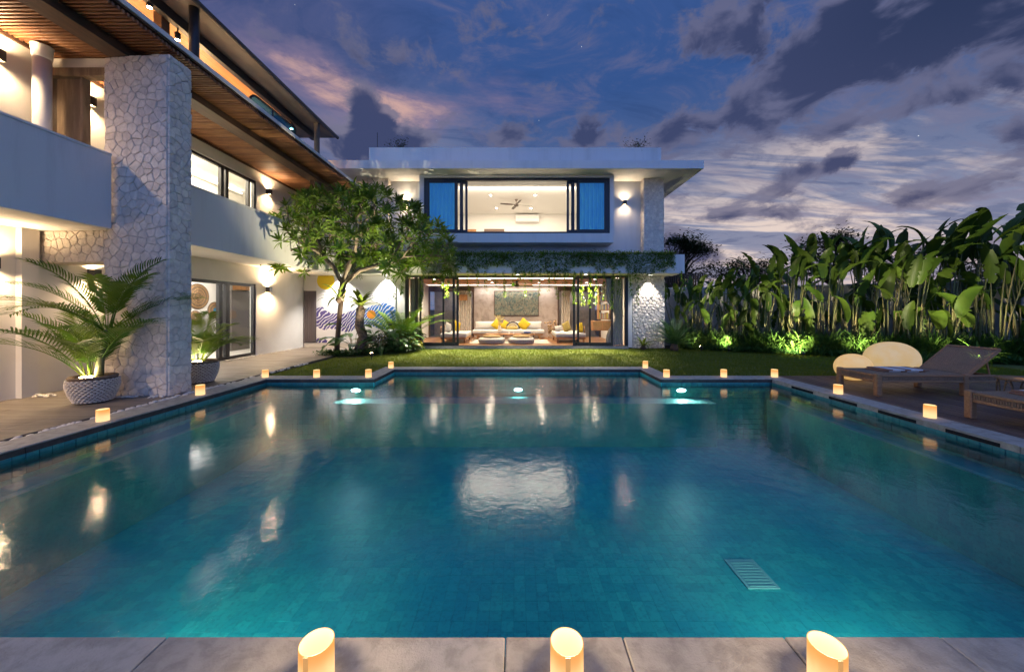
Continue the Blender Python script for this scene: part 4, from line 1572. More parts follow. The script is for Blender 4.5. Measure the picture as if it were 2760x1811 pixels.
# ================================================================== loungers
M["teak"] = material("teak", (0.40, 0.21, 0.095), .5, col2=(0.30, 0.15, 0.07), scale=6, stretch=(1, 6, 6), bump=.15, bump_scale=40)
M["weave"] = material("rope_weave", (0.38, 0.25, 0.155), .75, col2=(0.26, 0.165, 0.10), scale=60, bump=.6, bump_scale=90)
M["towel"] = material("towel_white", (.72, .68, .66), .9, bump=.4, bump_scale=200)
M["towel_b"] = material("towel_brown", (.30, .15, .09), .9, bump=.4, bump_scale=200)


def lounger(x0, y0, label, towel_label, raised=True):
    """foot end at x0, near side at y0; long axis +x"""
    W, Lh, H = .78, 2.0, .36
    r = thing("sun_lounger", label, "sun lounger", (x0, y0, 0), "woven sun loungers")
    for lx in (0.0, 1.45):
        for ly in (0, W - .085):
            MB().cbox(x0 + lx, x0 + lx + .085, y0 + ly, y0 + ly + .085, 0.001, H + .012, .012).build("leg", M["teak"], r)
    z0, z1 = H - .135, H - .005
    # side rails with woven slots: top rail, bottom rail and strands between
    for ly in (0.012, W - .042):
        MB().cbox(x0 + .087, x0 + Lh, y0 + ly, y0 + ly + .03, z1 - .03, z1, .006).build("side_rail", M["teak"], r)
        MB().cbox(x0 + .087, x0 + Lh, y0 + ly, y0 + ly + .03, z0, z0 + .035, .006).build("side_rail", M["teak"], r)
        st_ = MB()
        x = x0 + .10
        while x < x0 + Lh - .02:
            st_.box(x, x + .013, y0 + ly + .004, y0 + ly + .026, z0 + .036, z1 - .031)
            x += .026
        s = st_.build("side_weave", M["weave"], r)
        s["kind"] = "stuff"
    for lx in (0.012, Lh - .03):
        MB().cbox(x0 + lx, x0 + lx + .03, y0 + .087, y0 + W - .087, z1 - .03, z1, .006).build("end_rail", M["teak"], r)
        MB().cbox(x0 + lx, x0 + lx + .03, y0 + .087, y0 + W - .087, z0, z0 + .035, .006).build("end_rail", M["teak"], r)
        st_ = MB()
        y = y0 + .10
        while y < y0 + W - .10:
            st_.box(x0 + lx + .004, x0 + lx + .026, y, y + .013, z0 + .036, z1 - .031)
            y += .026
        s = st_.build("end_weave", M["weave"], r)
        s["kind"] = "stuff"

    def woven(p0, ax, ln):
        ax = Vector(ax).normalized()
        nrm = Vector((-ax.z, 0, ax.x))
        m_ = MB()
        n1 = int(ln / .030)
        for i in range(n1):                       # strands across
            c = Vector(p0) + ax * (i + .5) * (ln / n1)
            m_.obox((c.x, y0 + W / 2, c.z) , (.020, W - .10, .006), (0, -math.atan2(ax.z, ax.x), 0))
        n2 = int((W - .1) / .026)
        for j in range(n2):
            c = Vector(p0) + ax * ln / 2 + nrm * .004
            m_.obox((c.x, y0 + .05 + (j + .5) * (W - .1) / n2, c.z), (ln, .016, .005), (0, -math.atan2(ax.z, ax.x), 0))
        return m_
    s = woven((x0 + .04, 0, H - .006), (1, 0, 0), 1.50).build("seat", M["weave"], r)
    s["kind"] = "stuff"
    if raised:
        a = math.atan2(.40, .50)
        ax = (math.cos(a), 0, math.sin(a))
        Lb = .66
        s = woven((x0 + 1.55, 0, H), ax, Lb).build("backrest", M["weave"], r)
        s["kind"] = "stuff"
        for ly in (.02, W - .05):
            MB().obox((x0 + 1.55 + ax[0] * Lb / 2, y0 + ly + .015, H + ax[2] * Lb / 2 - .01), (Lb, .03, .04), (0, -a, 0)).build("back_rail", M["teak"], r)
        MB().obox((x0 + 1.55 + ax[0] * Lb, y0 + W / 2, H + ax[2] * Lb), (.035, W - .04, .035), (0, -a, 0)).build("back_rail", M["teak"], r)
        for ly in (.1, W - .1):
            MB().tube([(x0 + 1.93, y0 + ly, H + .27), (x0 + 2.0, y0 + ly, H - .04)], .013, 6).build("prop", M["teak"], r)
    # folded striped towels
    tw = thing("striped_towel", towel_label, "towel", (x0 + .8, y0 + .35, H), "folded striped towels")
    zt = H + .002
    for k in range(2):
        for j in range(7):
            MB().cbox(x0 + .36 + k * .05 + j * .105, x0 + .36 + k * .05 + (j + 1) * .105 - .0005, y0 + .26 - k * .02, y0 + .60 + k * .02, zt + .022 * k, zt + .022 * k + .0215, .006).build(
                "stripe", M["towel_b"] if j % 3 == 0 else M["towel"], tw)
    return r


lounger(6.03, 5.97, "woven teak sun lounger with raised back, in front of the pebble lamps", "brown-striped white towel folded on the far sun lounger")
lounger(6.03, 4.05, "woven teak sun lounger cut off by the right edge of the picture", "brown-striped white towel folded on the near sun lounger")

# rattan side table and candle glass
st_t = thing("side_table", "low rattan side table with looped sides between the loungers", "table", (7.55, 5.30, 0))
MB().lathe([(0, .40), (.28, .40), (.285, .415), (.28, .43), (0, .43)], 32, (7.55, 5.30, 0)).build("table_top", M["rattan"], st_t, True)
for k in range(10):
    a = 2 * math.pi * k / 10
    c_, s_ = math.cos(a), math.sin(a)
    lp = []
    for q in np.linspace(0, math.pi, 9):
        lp.append((7.55 + .265 * math.cos(a + .22 * math.cos(q)), 5.30 + .265 * math.sin(a + .22 * math.cos(q)), .05 + .33 * math.sin(q)))
    MB().tube(lp, .009, 5).build("rattan_loop", M["rattan"], st_t, True)
MB().tube([(7.55 + .265 * math.cos(a), 5.30 + .265 * math.sin(a), .05) for a in np.linspace(0, 6.283, 25)], .012, 5, False).build("foot_ring", M["rattan"], st_t, True)
cg = thing("candle_glass", "lit candle in a small glass on the rattan side table", "candle", (7.47, 5.20, .431))
MB().lathe([(.0, 0), (.045, 0), (.045, .085), (.042, .085), (.042, .006), (0, .006)], 20, (7.47, 5.20, .431)).build("glass_cup", M["glass"], cg, True)
MB().lathe([(.0, .007), (.041, .007), (.041, .04), (0, .041)], 16, (7.47, 5.20, .431)).build("wax", M["wax"], cg, True)
MB().lathe([(0, .045), (.008, .055), (.006, .068), (0, .08)], 8, (7.47, 5.20, .431)).build("flame", M["lamp_warm"], cg, True)
adopt(point("candle_light", (7.47, 5.20, .52), 1.0, (1, .6, .28), .02), cg)

# ================================================================== living room furniture
M["cloth"] = material("sofa_cloth", (.60, .57, .53), .9, col2=(.54, .51, .47), scale=40, bump=.2, bump_scale=200)
M["yellow"] = material("yellow_cloth", (.62, .42, .015), .8, col2=(.52, .34, .01), scale=12)
M["mustard"] = material("mustard_cloth", (.42, .30, .07), .8, col2=(.28, .22, .07), scale=30)
M["light_wood"] = material("light_wood", (.42, .22, .10), .5, col2=(.34, .17, .07), scale=5, stretch=(1, 6, 6))
M["dark_tuft"] = material("dark_tuft", (.05, .045, .05), .9)
M["cream"] = material("cream_ceramic", (.62, .56, .47), .5)
M["straw"] = material("dried_straw", (.62, .50, .20), .8)
M["rug"] = material("rug_wool", (.52, .47, .40), .95, col2=(.44, .39, .33), scale=30, bump=.3, bump_scale=120)


def cushion_mesh(wd, ht, th, mat, n=10, pinch=.12):
    vs, fs = [], []
    for s in (1, -1):
        for j in range(n + 1):
            for i in range(n + 1):
                u, v = 2 * i / n - 1, 2 * j / n - 1
                e = max(0, (1 - abs(u) ** 2.6)) * max(0, (1 - abs(v) ** 2.6))
                k = 1 - pinch * (1 - abs(u * v)) * (abs(u) ** 4 + abs(v) ** 4) * .5
                vs.append((u * wd / 2 * k, s * th / 2 * e ** .6, v * ht / 2 * k))
    m_ = (n + 1) ** 2
    for j in range(n):
        for i in range(n):
            a = j * (n + 1) + i
            fs.append((a, a + 1, a + n + 2, a + n + 1))
            fs.append((m_ + a, m_ + a + n + 1, m_ + a + n + 2, m_ + a + 1))
    me = MB().add(vs, fs).mesh("cushion", mat, True)
    return me


def cushion(label, loc, wd, ht, th, mat, rot, cat="cushion"):
    o = put("cushion", cushion_mesh(wd, ht, th, mat), None, loc, rot)
    return tag(o, label, cat, "scatter cushions in the living room")


sofa = thing("sofa", "long low cream sofa with wooden legs under the painting", "sofa", (-.35, 17.3, .04))
MB().cbox(-2.06, 1.36, 16.95, 17.85, .30, .48, .05, 3).build("seat", M["cloth"], sofa, True)
MB().cbox(-2.0, 1.3, 17.0, 17.8, .22, .299, .01).build("frame", M["light_wood"], sofa)
for x in (-1.85, -.8, .2, 1.1):
    MB().cbox(x, x + .07, 17.02, 17.09, .041, .22, .008).build("leg", M["light_wood"], sofa)
    MB().cbox(x, x + .07, 17.7, 17.77, .041, .22, .008).build("leg", M["light_wood"], sofa)
for x0, x1 in ((-2.0, -.95), (-.30, .25), (.28, 1.28)):
    o = put("back_cushion", cushion_mesh(x1 - x0, .42, .24, M["cloth"]), sofa, ((x0 + x1) / 2, 17.72, .66), (R(-8), 0, 0))
cushion("yellow square cushion left of the dried flowers on the long sofa", (-.92, 17.52, .71), .44, .44, .16, M["yellow"], (R(-12), R(38), 0))
cushion("yellow cushion right of the dried flower vase on the long sofa", (-.48, 17.54, .68), .40, .40, .16, M["yellow"], (R(-12), R(28), 0))
cushion("yellow square cushion right of the half-round cushion on the long sofa", (.40, 17.50, .72), .50, .50, .17, M["yellow"], (R(-12), R(40), 0))
cushion("small mustard cushion at the front middle of the long sofa", (-.18, 17.25, .55), .55, .20, .14, M["mustard"], (R(-20), 0, 0))
rb = thing("half_round_cushion", "half-round cushion with pale arches and dark tufted edge on the long sofa", "cushion", (-.14, 17.46, .5))
for k, (ra, mt_) in enumerate(((.31, M["dark_tuft"]), (.26, M["cloth"]), (.20, M["mustard"]), (.15, M["cloth"]), (.10, M["mustard"]), (.05, M["cloth"]))):
    MB().tube([(-.14 + ra * math.cos(a), 17.46 - .01 * k, .52 + ra * math.sin(a)) for a in np.linspace(0, math.pi, 15)], .032 if k else .045, 6).build("arch", mt_, rb, True)


def daybed(x0, x1, y0, y1, label, back_left):
    d = thing("daybed", label, "sofa", ((x0 + x1) / 2, y0, .04))
    MB().cbox(x0, x1, y0, y1, .28, .46, .045, 3).build("seat", M["cloth"], d, True)
    MB().cbox(x0 + .02, x1 - .02, y0 + .02, y1 - .02, .20, .279, .008).build("frame", M["light_wood"], d)
    for x in (x0 + .05, x1 - .12):
        for y in (y0 + .05, y1 - .12):
            MB().cbox(x, x + .07, y, y + .07, .041, .20, .008).build("leg", M["light_wood"], d)
    bx_ = x0 + .03 if back_left else x1 - .06
    MB().tube([(bx_, y0 + .05, .44), (bx_, y0 + .05, .72), (bx_, y1 - .05, .72), (bx_, y1 - .05, .44)], .022, 8).build("back_rail", M["light_wood"], d, True)
    return d


daybed(-3.15, -2.05, 14.9, 16.7, "cream daybed with cushions seen through the left sliding door", True)
daybed(1.68, 2.95, 15.0, 16.8, "cream daybed with cushions at the right of the living room", False)
cushion("pale grey cushion on the left daybed", (-2.92, 15.5, .66), .46, .42, .17, M["cloth"], (0, R(14), R(72)))
cushion("yellow cushion standing on the left daybed", (-2.62, 15.9, .70), .48, .46, .16, M["yellow"], (0, R(20), R(60)))
cushion("patterned mustard cushion on the right daybed", (2.25, 15.9, .68), .46, .46, .16, M["mustard"], (0, R(-25), R(-55)))
cushion("bright yellow round-edged cushion at the right end of the right daybed", (2.75, 15.4, .66), .48, .42, .18, M["yellow"], (0, R(-8), R(-70)))
cushion("small pale cushion at the left of the right daybed", (1.95, 16.4, .58), .34, .26, .14, M["cloth"], (0, R(-10), R(-20)))

tb = thing("coffee_table", "low rectangular coffee table on thin dark legs before the sofa", "table", (-.25, 16.1, .04))
MB().cbox(-1.35, .85, 15.75, 16.40, .335, .365, .006).build("table_top", M["light_wood"], tb)
for x in (-1.30, -.55, -.05, .78):
    for y in (15.78, 16.35):
        MB().box(x, x + .022, y, y + .022, .041, .334).build("leg", M["black_metal"], tb)
vz = thing("flower_vase", "pale vase of dried yellow flowers on the coffee table", "vase", (-.72, 16.05, .366))
MB().lathe([(0, 0), (.075, 0), (.085, .1), (.07, .25), (.055, .34), (.065, .36)], 20, (-.72, 16.05, .366)).build("vase", M["cream"], vz, True)
for k in range(26):
    a, q = rng.uniform(0, 6.28), rng.uniform(.05, .24)
    h_ = rng.uniform(.28, .48)
    p0 = Vector((-.72, 16.05, .72))
    p1 = p0 + Vector((q * math.cos(a), q * math.sin(a) * .6, h_))
    MB().tube([p0, (p0 + p1) / 2 + Vector((0, 0, .03)), p1, p1 + Vector((q * .2 * math.cos(a), 0, .04))], [.003, .003, .012, .004], 4).build("flower_stem", M["straw"], vz)
for nm, x, lb in (("tea_light", -.30, "left white tea light cup on the coffee table"), ("tea_light", -.10, "right white tea light cup on the coffee table")):
    o = MB().lathe([(0, 0), (.03, 0), (.032, .07), (.027, .07), (.025, .02), (0, .02)], 14).build(nm, M["white"], None, True)
    o.location = (x, 15.9, .366)
    tag(o, lb, "candle cup", "cups on the coffee table")
bk = thing("tray", "dark tray with a blue folded cloth on the coffee table", "tray", (.5, 16.0, .366))
MB().cbox(.25, .80, 15.85, 16.15, .3665, .385, .006).build("tray_base", M["dark_tuft"], bk)
put("folded_cloth", cushion_mesh(.36, .26, .12, material("blue_cloth", (.08, .10, .20), .9)), bk, (.52, 16.0, .43), (R(90), 0, 0))
M["pouf_band"] = None
mp_ = bpy.data.materials.new("pouf_band")
mp_.use_nodes = True
t = NT(mp_.node_tree)
bs = mp_.node_tree.nodes["Principled BSDF"]
tcn = t.new("ShaderNodeTexCoord")
sp = t.new("ShaderNodeSeparateXYZ")
t.l.new(tcn.outputs["Object"], sp.inputs[0])
ang = t.m("ARCTAN2", sp.outputs[1], sp.outputs[0])
tri = t.m("PINGPONG", t.m("MULTIPLY", ang, 6.4), .5)
dia = t.m("LESS_THAN", t.m("ADD", t.m("ABSOLUTE", t.m("SUBTRACT", tri, .25)), t.m("MULTIPLY", t.m("ABSOLUTE", t.m("SUBTRACT", sp.outputs[2], .115)), 2.4)), .19)
t.put(bs.inputs["Base Color"], t.mix(dia, (.66, .62, .56), (.06, .05, .05)))
bs.inputs["Roughness"].default_value = .9
for x, lb in ((-1.0, "left round floor pouf with dark diamond pattern and golden top cushion"), (.24, "right round floor pouf with dark diamond pattern and golden top cushion")):
    p = thing("pouf", lb, "pouf", (x, 15.0, .052), "floor poufs")
    o = put("body", MB().lathe([(0, 0), (.48, 0), (.545, .05), (.555, .115), (.545, .18), (.47, .225), (0, .235)], 40).mesh("body", mp_, True), None)
    o.parent = p
    o = put("top_cushion", MB().lathe([(0, .236), (.34, .236), (.40, .27), (.33, .31), (.1, .33), (0, .335)], 36).mesh("top_cushion", material("gold_cloth", (.40, .28, .12), .8, col2=(.32, .21, .09), scale=9), True), None)
    o.parent = p
o = MB().cbox(-1.95, 1.45, 14.72, 16.75, .0405, .0515, .004).build("rug", M["rug"])
tag(o, "pale rectangular rug on the living room floor", "rug")
sc = thing("root_sculpture", "gnarled golden driftwood stool beside the long sofa", "sculpture", (1.78, 17.6, .04))
mr = material("gilded_root", (.45, .30, .16), .55, col2=(.28, .17, .08), scale=9, bump=.8, bump_scale=20)
for k in range(46):
    a = rng.uniform(0, 6.28)
    z = rng.uniform(0, .82)
    rr = .13 + .17 * abs(z / .82 - .45) * 2
    p0 = Vector((1.78 + rr * math.cos(a), 17.6 + rr * math.sin(a), .05 + z))
    p1 = p0 + Vector((rng.uniform(-.12, .12), rng.uniform(-.1, .1), rng.uniform(-.05, .12)))
    p1.z = max(.06, p1.z)
    MB().tube([p0, (p0 + p1) / 2 + Vector((rng.uniform(-.03, .03), 0, .02)), p1], [.035, .05, .025], 6).build("root", mr, sc, True)

# painting: quiet abstract
ma = bpy.data.materials.new("painting_canvas")
ma.use_nodes = True
t = NT(ma.node_tree)
bs = ma.node_tree.nodes["Principled BSDF"]
ps = t.new("ShaderNodeNewGeometry").outputs["Position"]
n1 = t.noise(ps, 3.2, 6, .65, 2.2)
n2 = t.noise(ps, 7.0, 5, .6, 1.5)
c = t.ramp(n1, [(.30, (.02, .02, .025)), (.42, (.07, .11, .10)), (.50, (.14, .15, .11)), (.56, (.24, .20, .13)), (.63, (.05, .09, .085)), (.72, (.22, .08, .05))])
c = t.mix(t.smooth(n2, .58, .62), c, (.04, .04, .045))
c = t.mix(t.smooth(n2, .40, .36), c, (.26, .25, .20))
t.put(bs.inputs["Base Color"], c)
pt = thing("painting", "large abstract grey-green painting on the textured living room wall", "painting", (.04, 18.27, 1.2))
MB().box(-1.06, 1.14, 18.255, 18.285, 1.16, 2.36).build("canvas", ma, pt)
for q in ((-1.1, 1.18, 1.12, 1.16), (-1.1, 1.18, 2.36, 2.40), (-1.1, -1.06, 1.16, 2.36), (1.14, 1.18, 1.16, 2.36)):
    MB().box(q[0], q[1], 18.245, 18.295, q[2], q[3]).build("frame", M["beam"], pt)
# small picture, shelves, cabinet
o = MB().cbox(-2.85, -2.45, 18.10, 18.13, 1.9, 2.2, .01).build("small_picture", M["orange_wood"])
tag(o, "small brown framed picture at the left rear of the living room", "picture")
sh = thing("bookshelf", "tall narrow wooden bookshelf by the right curtain", "shelf", (3.95, 16.4, .9))
for z in (1.0, 1.4, 1.8, 2.2):
    MB().box(3.75, 4.34, 16.2, 16.55, z, z + .03).build("shelf_board", M["light_wood"], sh)
for x in (3.75, 4.31):
    MB().box(x, x + .03, 16.2, 16.55, 1.031, 2.5).build("shelf_side", M["light_wood"], sh)
bc = [material("book_" + str(k), c_, .7) for k, c_ in enumerate([(.5, .45, .4), (.2, .25, .4), (.5, .2, .1), (.6, .5, .15), (.15, .15, .16)])]
for z in (1.031, 1.431, 1.831):
    x = 3.80
    while x < 4.22:
        w0 = rng.uniform(.025, .05)
        MB().box(x, x + w0, 16.24, 16.48, z, z + rng.uniform(.2, .3)).build("book", bc[rng.randrange(5)], sh)
        x += w0 + .002
cb_ = thing("cabinet", "woven wooden wall cabinet below the bookshelf", "cabinet", (3.9, 16.4, .5))
MB().cbox(3.45, 4.34, 16.1, 16.6, .5, .93, .01).build("body", M["light_wood"], cb_)
for x in (3.48, 3.91):
    MB().box(x, x + .40, 16.085, 16.1, .53, .90).build("door", M["rattan"], cb_)
o = MB().cbox(-4.44, -4.38, 15.2, 16.6, .5, 1.9, .01).build("white_board", M["white"])
tag(o, "tall pale panel on the left side wall of the living room", "panel")


# ceiling fans
def fan(x, y, zc, drop, blades, length, label, mat, rot0=.3):
    f = thing("ceiling_fan", label, "ceiling fan", (x, y, zc))
    z = zc - drop
    MB().lathe([(.065, zc), (.06, zc - .06), (.018, zc - .08), (.018, z + .08), (.06, z + .07), (.10, z + .03), (.10, z - .05), (.04, z - .08), (0, z - .08)][::-1], 18, (x, y, 0)).build("motor", mat, f, True)
    for k in range(blades):
        a = rot0 + 2 * math.pi * k / blades
        u = Vector((math.cos(a), math.sin(a), 0))
        s = Vector((-math.sin(a), math.cos(a), .22))
        vs = []
        for d, w0 in ((.09, .03), (.2, .055), (length * .6, .07), (length, .05)):
            for q in (-1, 1):
                for dz in (0, .008):
                    vs.append(Vector((x, y, z + dz)) + u * d + s * w0 * q)
        fs = []
        for i in range(3):
            b0 = i * 4
            fs += [(b0, b0 + 2, b0 + 6, b0 + 4), (b0 + 1, b0 + 5, b0 + 7, b0 + 3), (b0, b0 + 4, b0 + 5, b0 + 1), (b0 + 2, b0 + 3, b0 + 7, b0 + 6)]
        fs += [(0, 1, 3, 2), (12, 14, 15, 13)]
        MB().add(vs, fs).build("blade", mat, f)


M["fan_brown"] = material("fan_brown", (.10, .075, .06), .5)
fan(.03, 16.3, 6.44, .24, 4, .74, "brown four-bladed ceiling fan in the upstairs bedroom", M["fan_brown"], .25)
fan(.05, 15.9, 2.70, .18, 3, .72, "black ceiling fan in the living room", M["black_metal"], .1)
ac = thing("air_conditioner", "white wall air conditioner in the upstairs bedroom", "air conditioner", (.6, 18.7, 6.0))
MB().cbox(0.0, 1.22, 18.55, 18.79, 5.98, 6.36, .03, 2).build("casing", M["white"], ac)
for z in (6.0, 6.05, 6.16, 6.26):
    MB().box(.04, 1.18, 18.543, 18.549, z, z + .012).build("vent_slot", M["plaster_rough"], ac)

# ================================================================== plants
prng = random.Random(21)
L_ = {}
L_["plumeria"] = leafmat("plumeria_leaf", (0.080, 0.160, 0.024), (0.135, 0.205, 0.036), .4, 2.0, .34, .35)
L_["palm"] = leafmat("palm_leaf", (0.075, 0.175, 0.014), (0.14, 0.21, 0.02), .45, 3, .25, .22, dry=None)
L_["paddle"] = leafmat("paddle_leaf", (0.050, 0.100, 0.015), (0.085, 0.135, 0.020), .4, 1.1, .3, .45)
L_["fern"] = leafmat("fern_leaf", (0.10, 0.145, 0.022), (0.14, 0.17, 0.03), .45, 4, .3, .2)
L_["cycad"] = leafmat("cycad_leaf", (0.030, 0.085, 0.025), (0.05, 0.11, 0.03), .35, 4, .2, .2)
L_["broad"] = leafmat("broad_leaf", (0.030, 0.085, 0.022), (0.055, 0.12, 0.03), .35, 3, .25, .3)
L_["strap"] = leafmat("strap_leaf", (0.045, 0.105, 0.018), (0.075, 0.14, 0.025), .45, 3, .28, .2)
L_["vine"] = leafmat("vine_leaf", (0.12, 0.235, 0.02), (0.18, 0.26, 0.03), .5, 5, .3, .15)
L_["dark"] = leafmat("far_leaf", (0.030, 0.050, 0.022), (0.045, 0.065, 0.025), .5, 2, .2, .1)
L_["yellowleaf"] = leafmat("yellow_leaf", (0.30, 0.30, 0.02), (0.40, 0.36, 0.03), .5, 6, .3, .1)
L_["red"] = leafmat("bromeliad_leaf", (0.14, 0.05, 0.035), (0.10, 0.10, 0.03), .45, 6, .2, .3)
M["bark"] = material("bark", (0.20, 0.155, 0.115), .85, col2=(0.12, 0.09, 0.065), scale=9, bump=.6, bump_scale=30, coords="World")
M["bark_dark"] = material("bark_dark", (0.11, 0.068, 0.045), .85, col2=(0.07, 0.045, 0.03), scale=12, bump=.6, bump_scale=30, coords="World", stretch=(1, 1, .25))
M["bark_rough"] = material("bark_rough", (0.24, 0.17, 0.125), .9, col2=(0.09, 0.065, 0.05), scale=16, bump=1.0, bump_scale=26, coords="World")
M["stem"] = material("green_stem", (0.13, 0.15, 0.045), .6, col2=(0.19, 0.15, 0.06), scale=5, stretch=(1, 1, .3))
M["palm_trunk"] = material("ringed_trunk", (0.17, 0.19, 0.075), .6, col2=(0.10, 0.12, 0.05), scale=14, stretch=(.1, .1, 3))


def blade(m, base, d, up, length, width, droop=.3, n=4, fold=.25, tip=.08, wpos=.45):
    """a leaf strip with a folded midrib: base point, heading d, up vector"""
    d, up = Vector(d).normalized(), Vector(up)
    side = d.cross(up).normalized()
    up = side.cross(d).normalized()
    b0 = len(m.v)
    p = Vector(base)
    ang = 0.0
    for i in range(n + 1):
        s = i / n
        wv = width * (math.sin(math.pi * (s ** .8 * (1 - tip) + tip * .6)) ** .75 if 0 < s < 1 else (.25 if s == 0 else .04))
        if s == 0:
            wv = width * .22
        hd = d * math.cos(ang) - up * math.sin(ang)
        u2 = up * math.cos(ang) + d * math.sin(ang)
        m.v.append(tuple(p - side * wv / 2 + u2 * fold * wv / 2))
        m.v.append(tuple(p))
        m.v.append(tuple(p + side * wv / 2 + u2 * fold * wv / 2))
        p = p + hd * (length / n)
        ang += droop / n * 2 * (0.4 + s)
    for i in range(n):
        a = b0 + i * 3
        m.f += [(a, a + 1, a + 4, a + 3), (a + 1, a + 2, a + 5, a + 4)]


def dirv(az_, el_):
    return Vector((math.cos(az_) * math.cos(el_), math.sin(az_) * math.cos(el_), math.sin(el_)))


UP = Vector((0, 0, 1))

# ------------------------------------------------------------------ frangipani tree
tree = thing("frangipani_tree", "spreading frangipani tree with leaf rosettes on bare forked branches", "tree", (-5.80, 11.6, -.02))
trunk = MB()
fork = Vector((-5.48, 11.35, 2.25))
trunk.tube([(-5.80, 11.6, -.05), (-5.73, 11.55, .6), (-5.64, 11.48, 1.3), (-5.55, 11.40, 1.75)], [.085, .075, .07, .075], 10)
trunk.build("lower_trunk", M["bark_dark"], tree, True)
MB().tube([(-5.553, 11.403, 1.74), (-5.50, 11.37, 2.0), fork], [.095, .10, .11], 10).build("upper_trunk", M["bark"], tree, True)
tips = []
while len(tips) < 296:
    a, q = prng.uniform(0, 2 * math.pi), math.sqrt(prng.uniform(0, 1))
    ex, ey = q * math.cos(a), q * math.sin(a)
    X, Y = -4.9 + 3.15 * ex, 11.25 + 1.75 * ey
    top = 2.75 + 2.55 * math.sqrt(max(0, 1 - (q ** 2) * .92)) - .22 * max(0, ex) * 1.6
    low = 2.55 + .55 * (1 - q)
    z = top - (top - low) * prng.random() ** 2.2
    if X < -6.5 and Y > 12.6:
        continue
    tips.append(Vector((X, Y, z)))
br_ = MB()
rosette_at = []


def kmeans(pts, k):
    cs_ = prng.sample(pts, k)
    for _ in range(6):
        gs = [[] for _ in range(k)]
        for p in pts:
            gs[min(range(k), key=lambda i: (p - cs_[i]).length_squared)].append(p)
        cs_ = [sum(g_, Vector((0, 0, 0))) / len(g_) if g_ else cs_[i] for i, g_ in enumerate(gs)]
    return [g_ for g_ in gs if g_]


def grow(p, pts, r, hd):
    if len(pts) == 1:
        tq = pts[0]
        mid = (p + tq) / 2 + Vector((prng.uniform(-.04, .04), prng.uniform(-.04, .04), -.05))
        br_.tube([p, mid, tq], [r, r * .85, r * .75], 5)
        rosette_at.append((tq, (tq - mid).normalized()))
        return
    for g_ in kmeans(pts, min(len(pts), 3 if len(pts) > 8 else 2)):
        c = sum(g_, Vector((0, 0, 0))) / len(g_)
        if len(g_) == 1:
            grow(p, g_, max(.011, r * .75), hd)
            continue
        q = p + (c - p) * prng.uniform(.42, .58)
        mid = p + (q - p) * .5 + hd * .12 * (q - p).length + Vector((prng.uniform(-.05, .05), prng.uniform(-.05, .05), prng.uniform(-.06, .02)))
        r2 = max(.012, .105 * (len(g_) / 296) ** .42)
        br_.tube([p, mid, q], [min(r, r2 * 1.15), r2 * 1.05, r2], 6)
        grow(q, g_, r2, (q - mid).normalized())


grow(fork, tips, .11, UP)
br_.build("branches", M["bark"], tree, True)
clus = []
for k in range(6):
    m_ = MB()
    n = prng.randint(16, 20)
    for i in range(n):
        a = i * 2.4 + prng.uniform(-.2, .2)
        e = R(-12 + 80 * (i / n)) + prng.uniform(-.12, .12)
        blade(m_, dirv(a, e) * .02 + UP * (.05 * i / n - .04), dirv(a, e), UP, prng.uniform(.20, .32), prng.uniform(.055, .075), prng.uniform(.2, .6), 4, .22, .05)
    clus.append(m_.mesh("leaf_cluster", L_["plumeria"], False))
for p, d in rosette_at:
    dd = (d + UP * .9).normalized()
    o = put("leaf_cluster", clus[prng.randrange(6)], tree, p, (dd.to_track_quat("Z", "Y") @ Euler((0, 0, prng.uniform(0, 6.28))).to_quaternion()).to_euler(), [prng.uniform(.85, 1.2)] * 3)


# ------------------------------------------------------------------ bird's nest ferns
def nest_fern(loc, label, n=18, ln=.62, wd=.12, elo=15, ehi=75):
    f = thing("nest_fern", label, "fern", loc, "bird's nest ferns")
    for i in range(n):
        a = i * 2.4 + prng.uniform(-.2, .2)
        e = R(elo + (ehi - elo) * i / n)
        m_ = MB()
        blade(m_, Vector(loc), dirv(a, e), UP, ln * prng.uniform(.8, 1.15), wd * prng.uniform(.8, 1.1), prng.uniform(.5, .9), 6, .3)
        m_.build("frond", L_["fern"], f)
    MB().tube([Vector(loc) - UP * .16, Vector(loc) - UP * .05, Vector(loc) + UP * .06], [.04, .12, .05], 8).build("root_ball", M["bark_dark"], f, True)


nest_fern((-5.60, 11.36, 1.80), "bird's nest fern clinging to the frangipani trunk", 20, .75, .085, 0, 65)
stp = thing("bark_stump", "rough leaning trunk carrying a bird's nest fern beside the frangipani", "tree trunk", (-5.25, 12.0, -.03))
MB().tube([(-5.25, 12.0, -.05), (-5.20, 12.0, .25), (-5.10, 11.98, .55), (-5.22, 11.97, .9), (-5.20, 11.96, 1.2), (-5.16, 11.96, 1.48)],
          [.19, .155, .145, .15, .13, .15], 12).build("trunk", M["bark_rough"], stp, True)
nest_fern((-5.16, 11.94, 1.55), "bird's nest fern crowning the rough leaning trunk", 18, .72, .15, 15, 80)


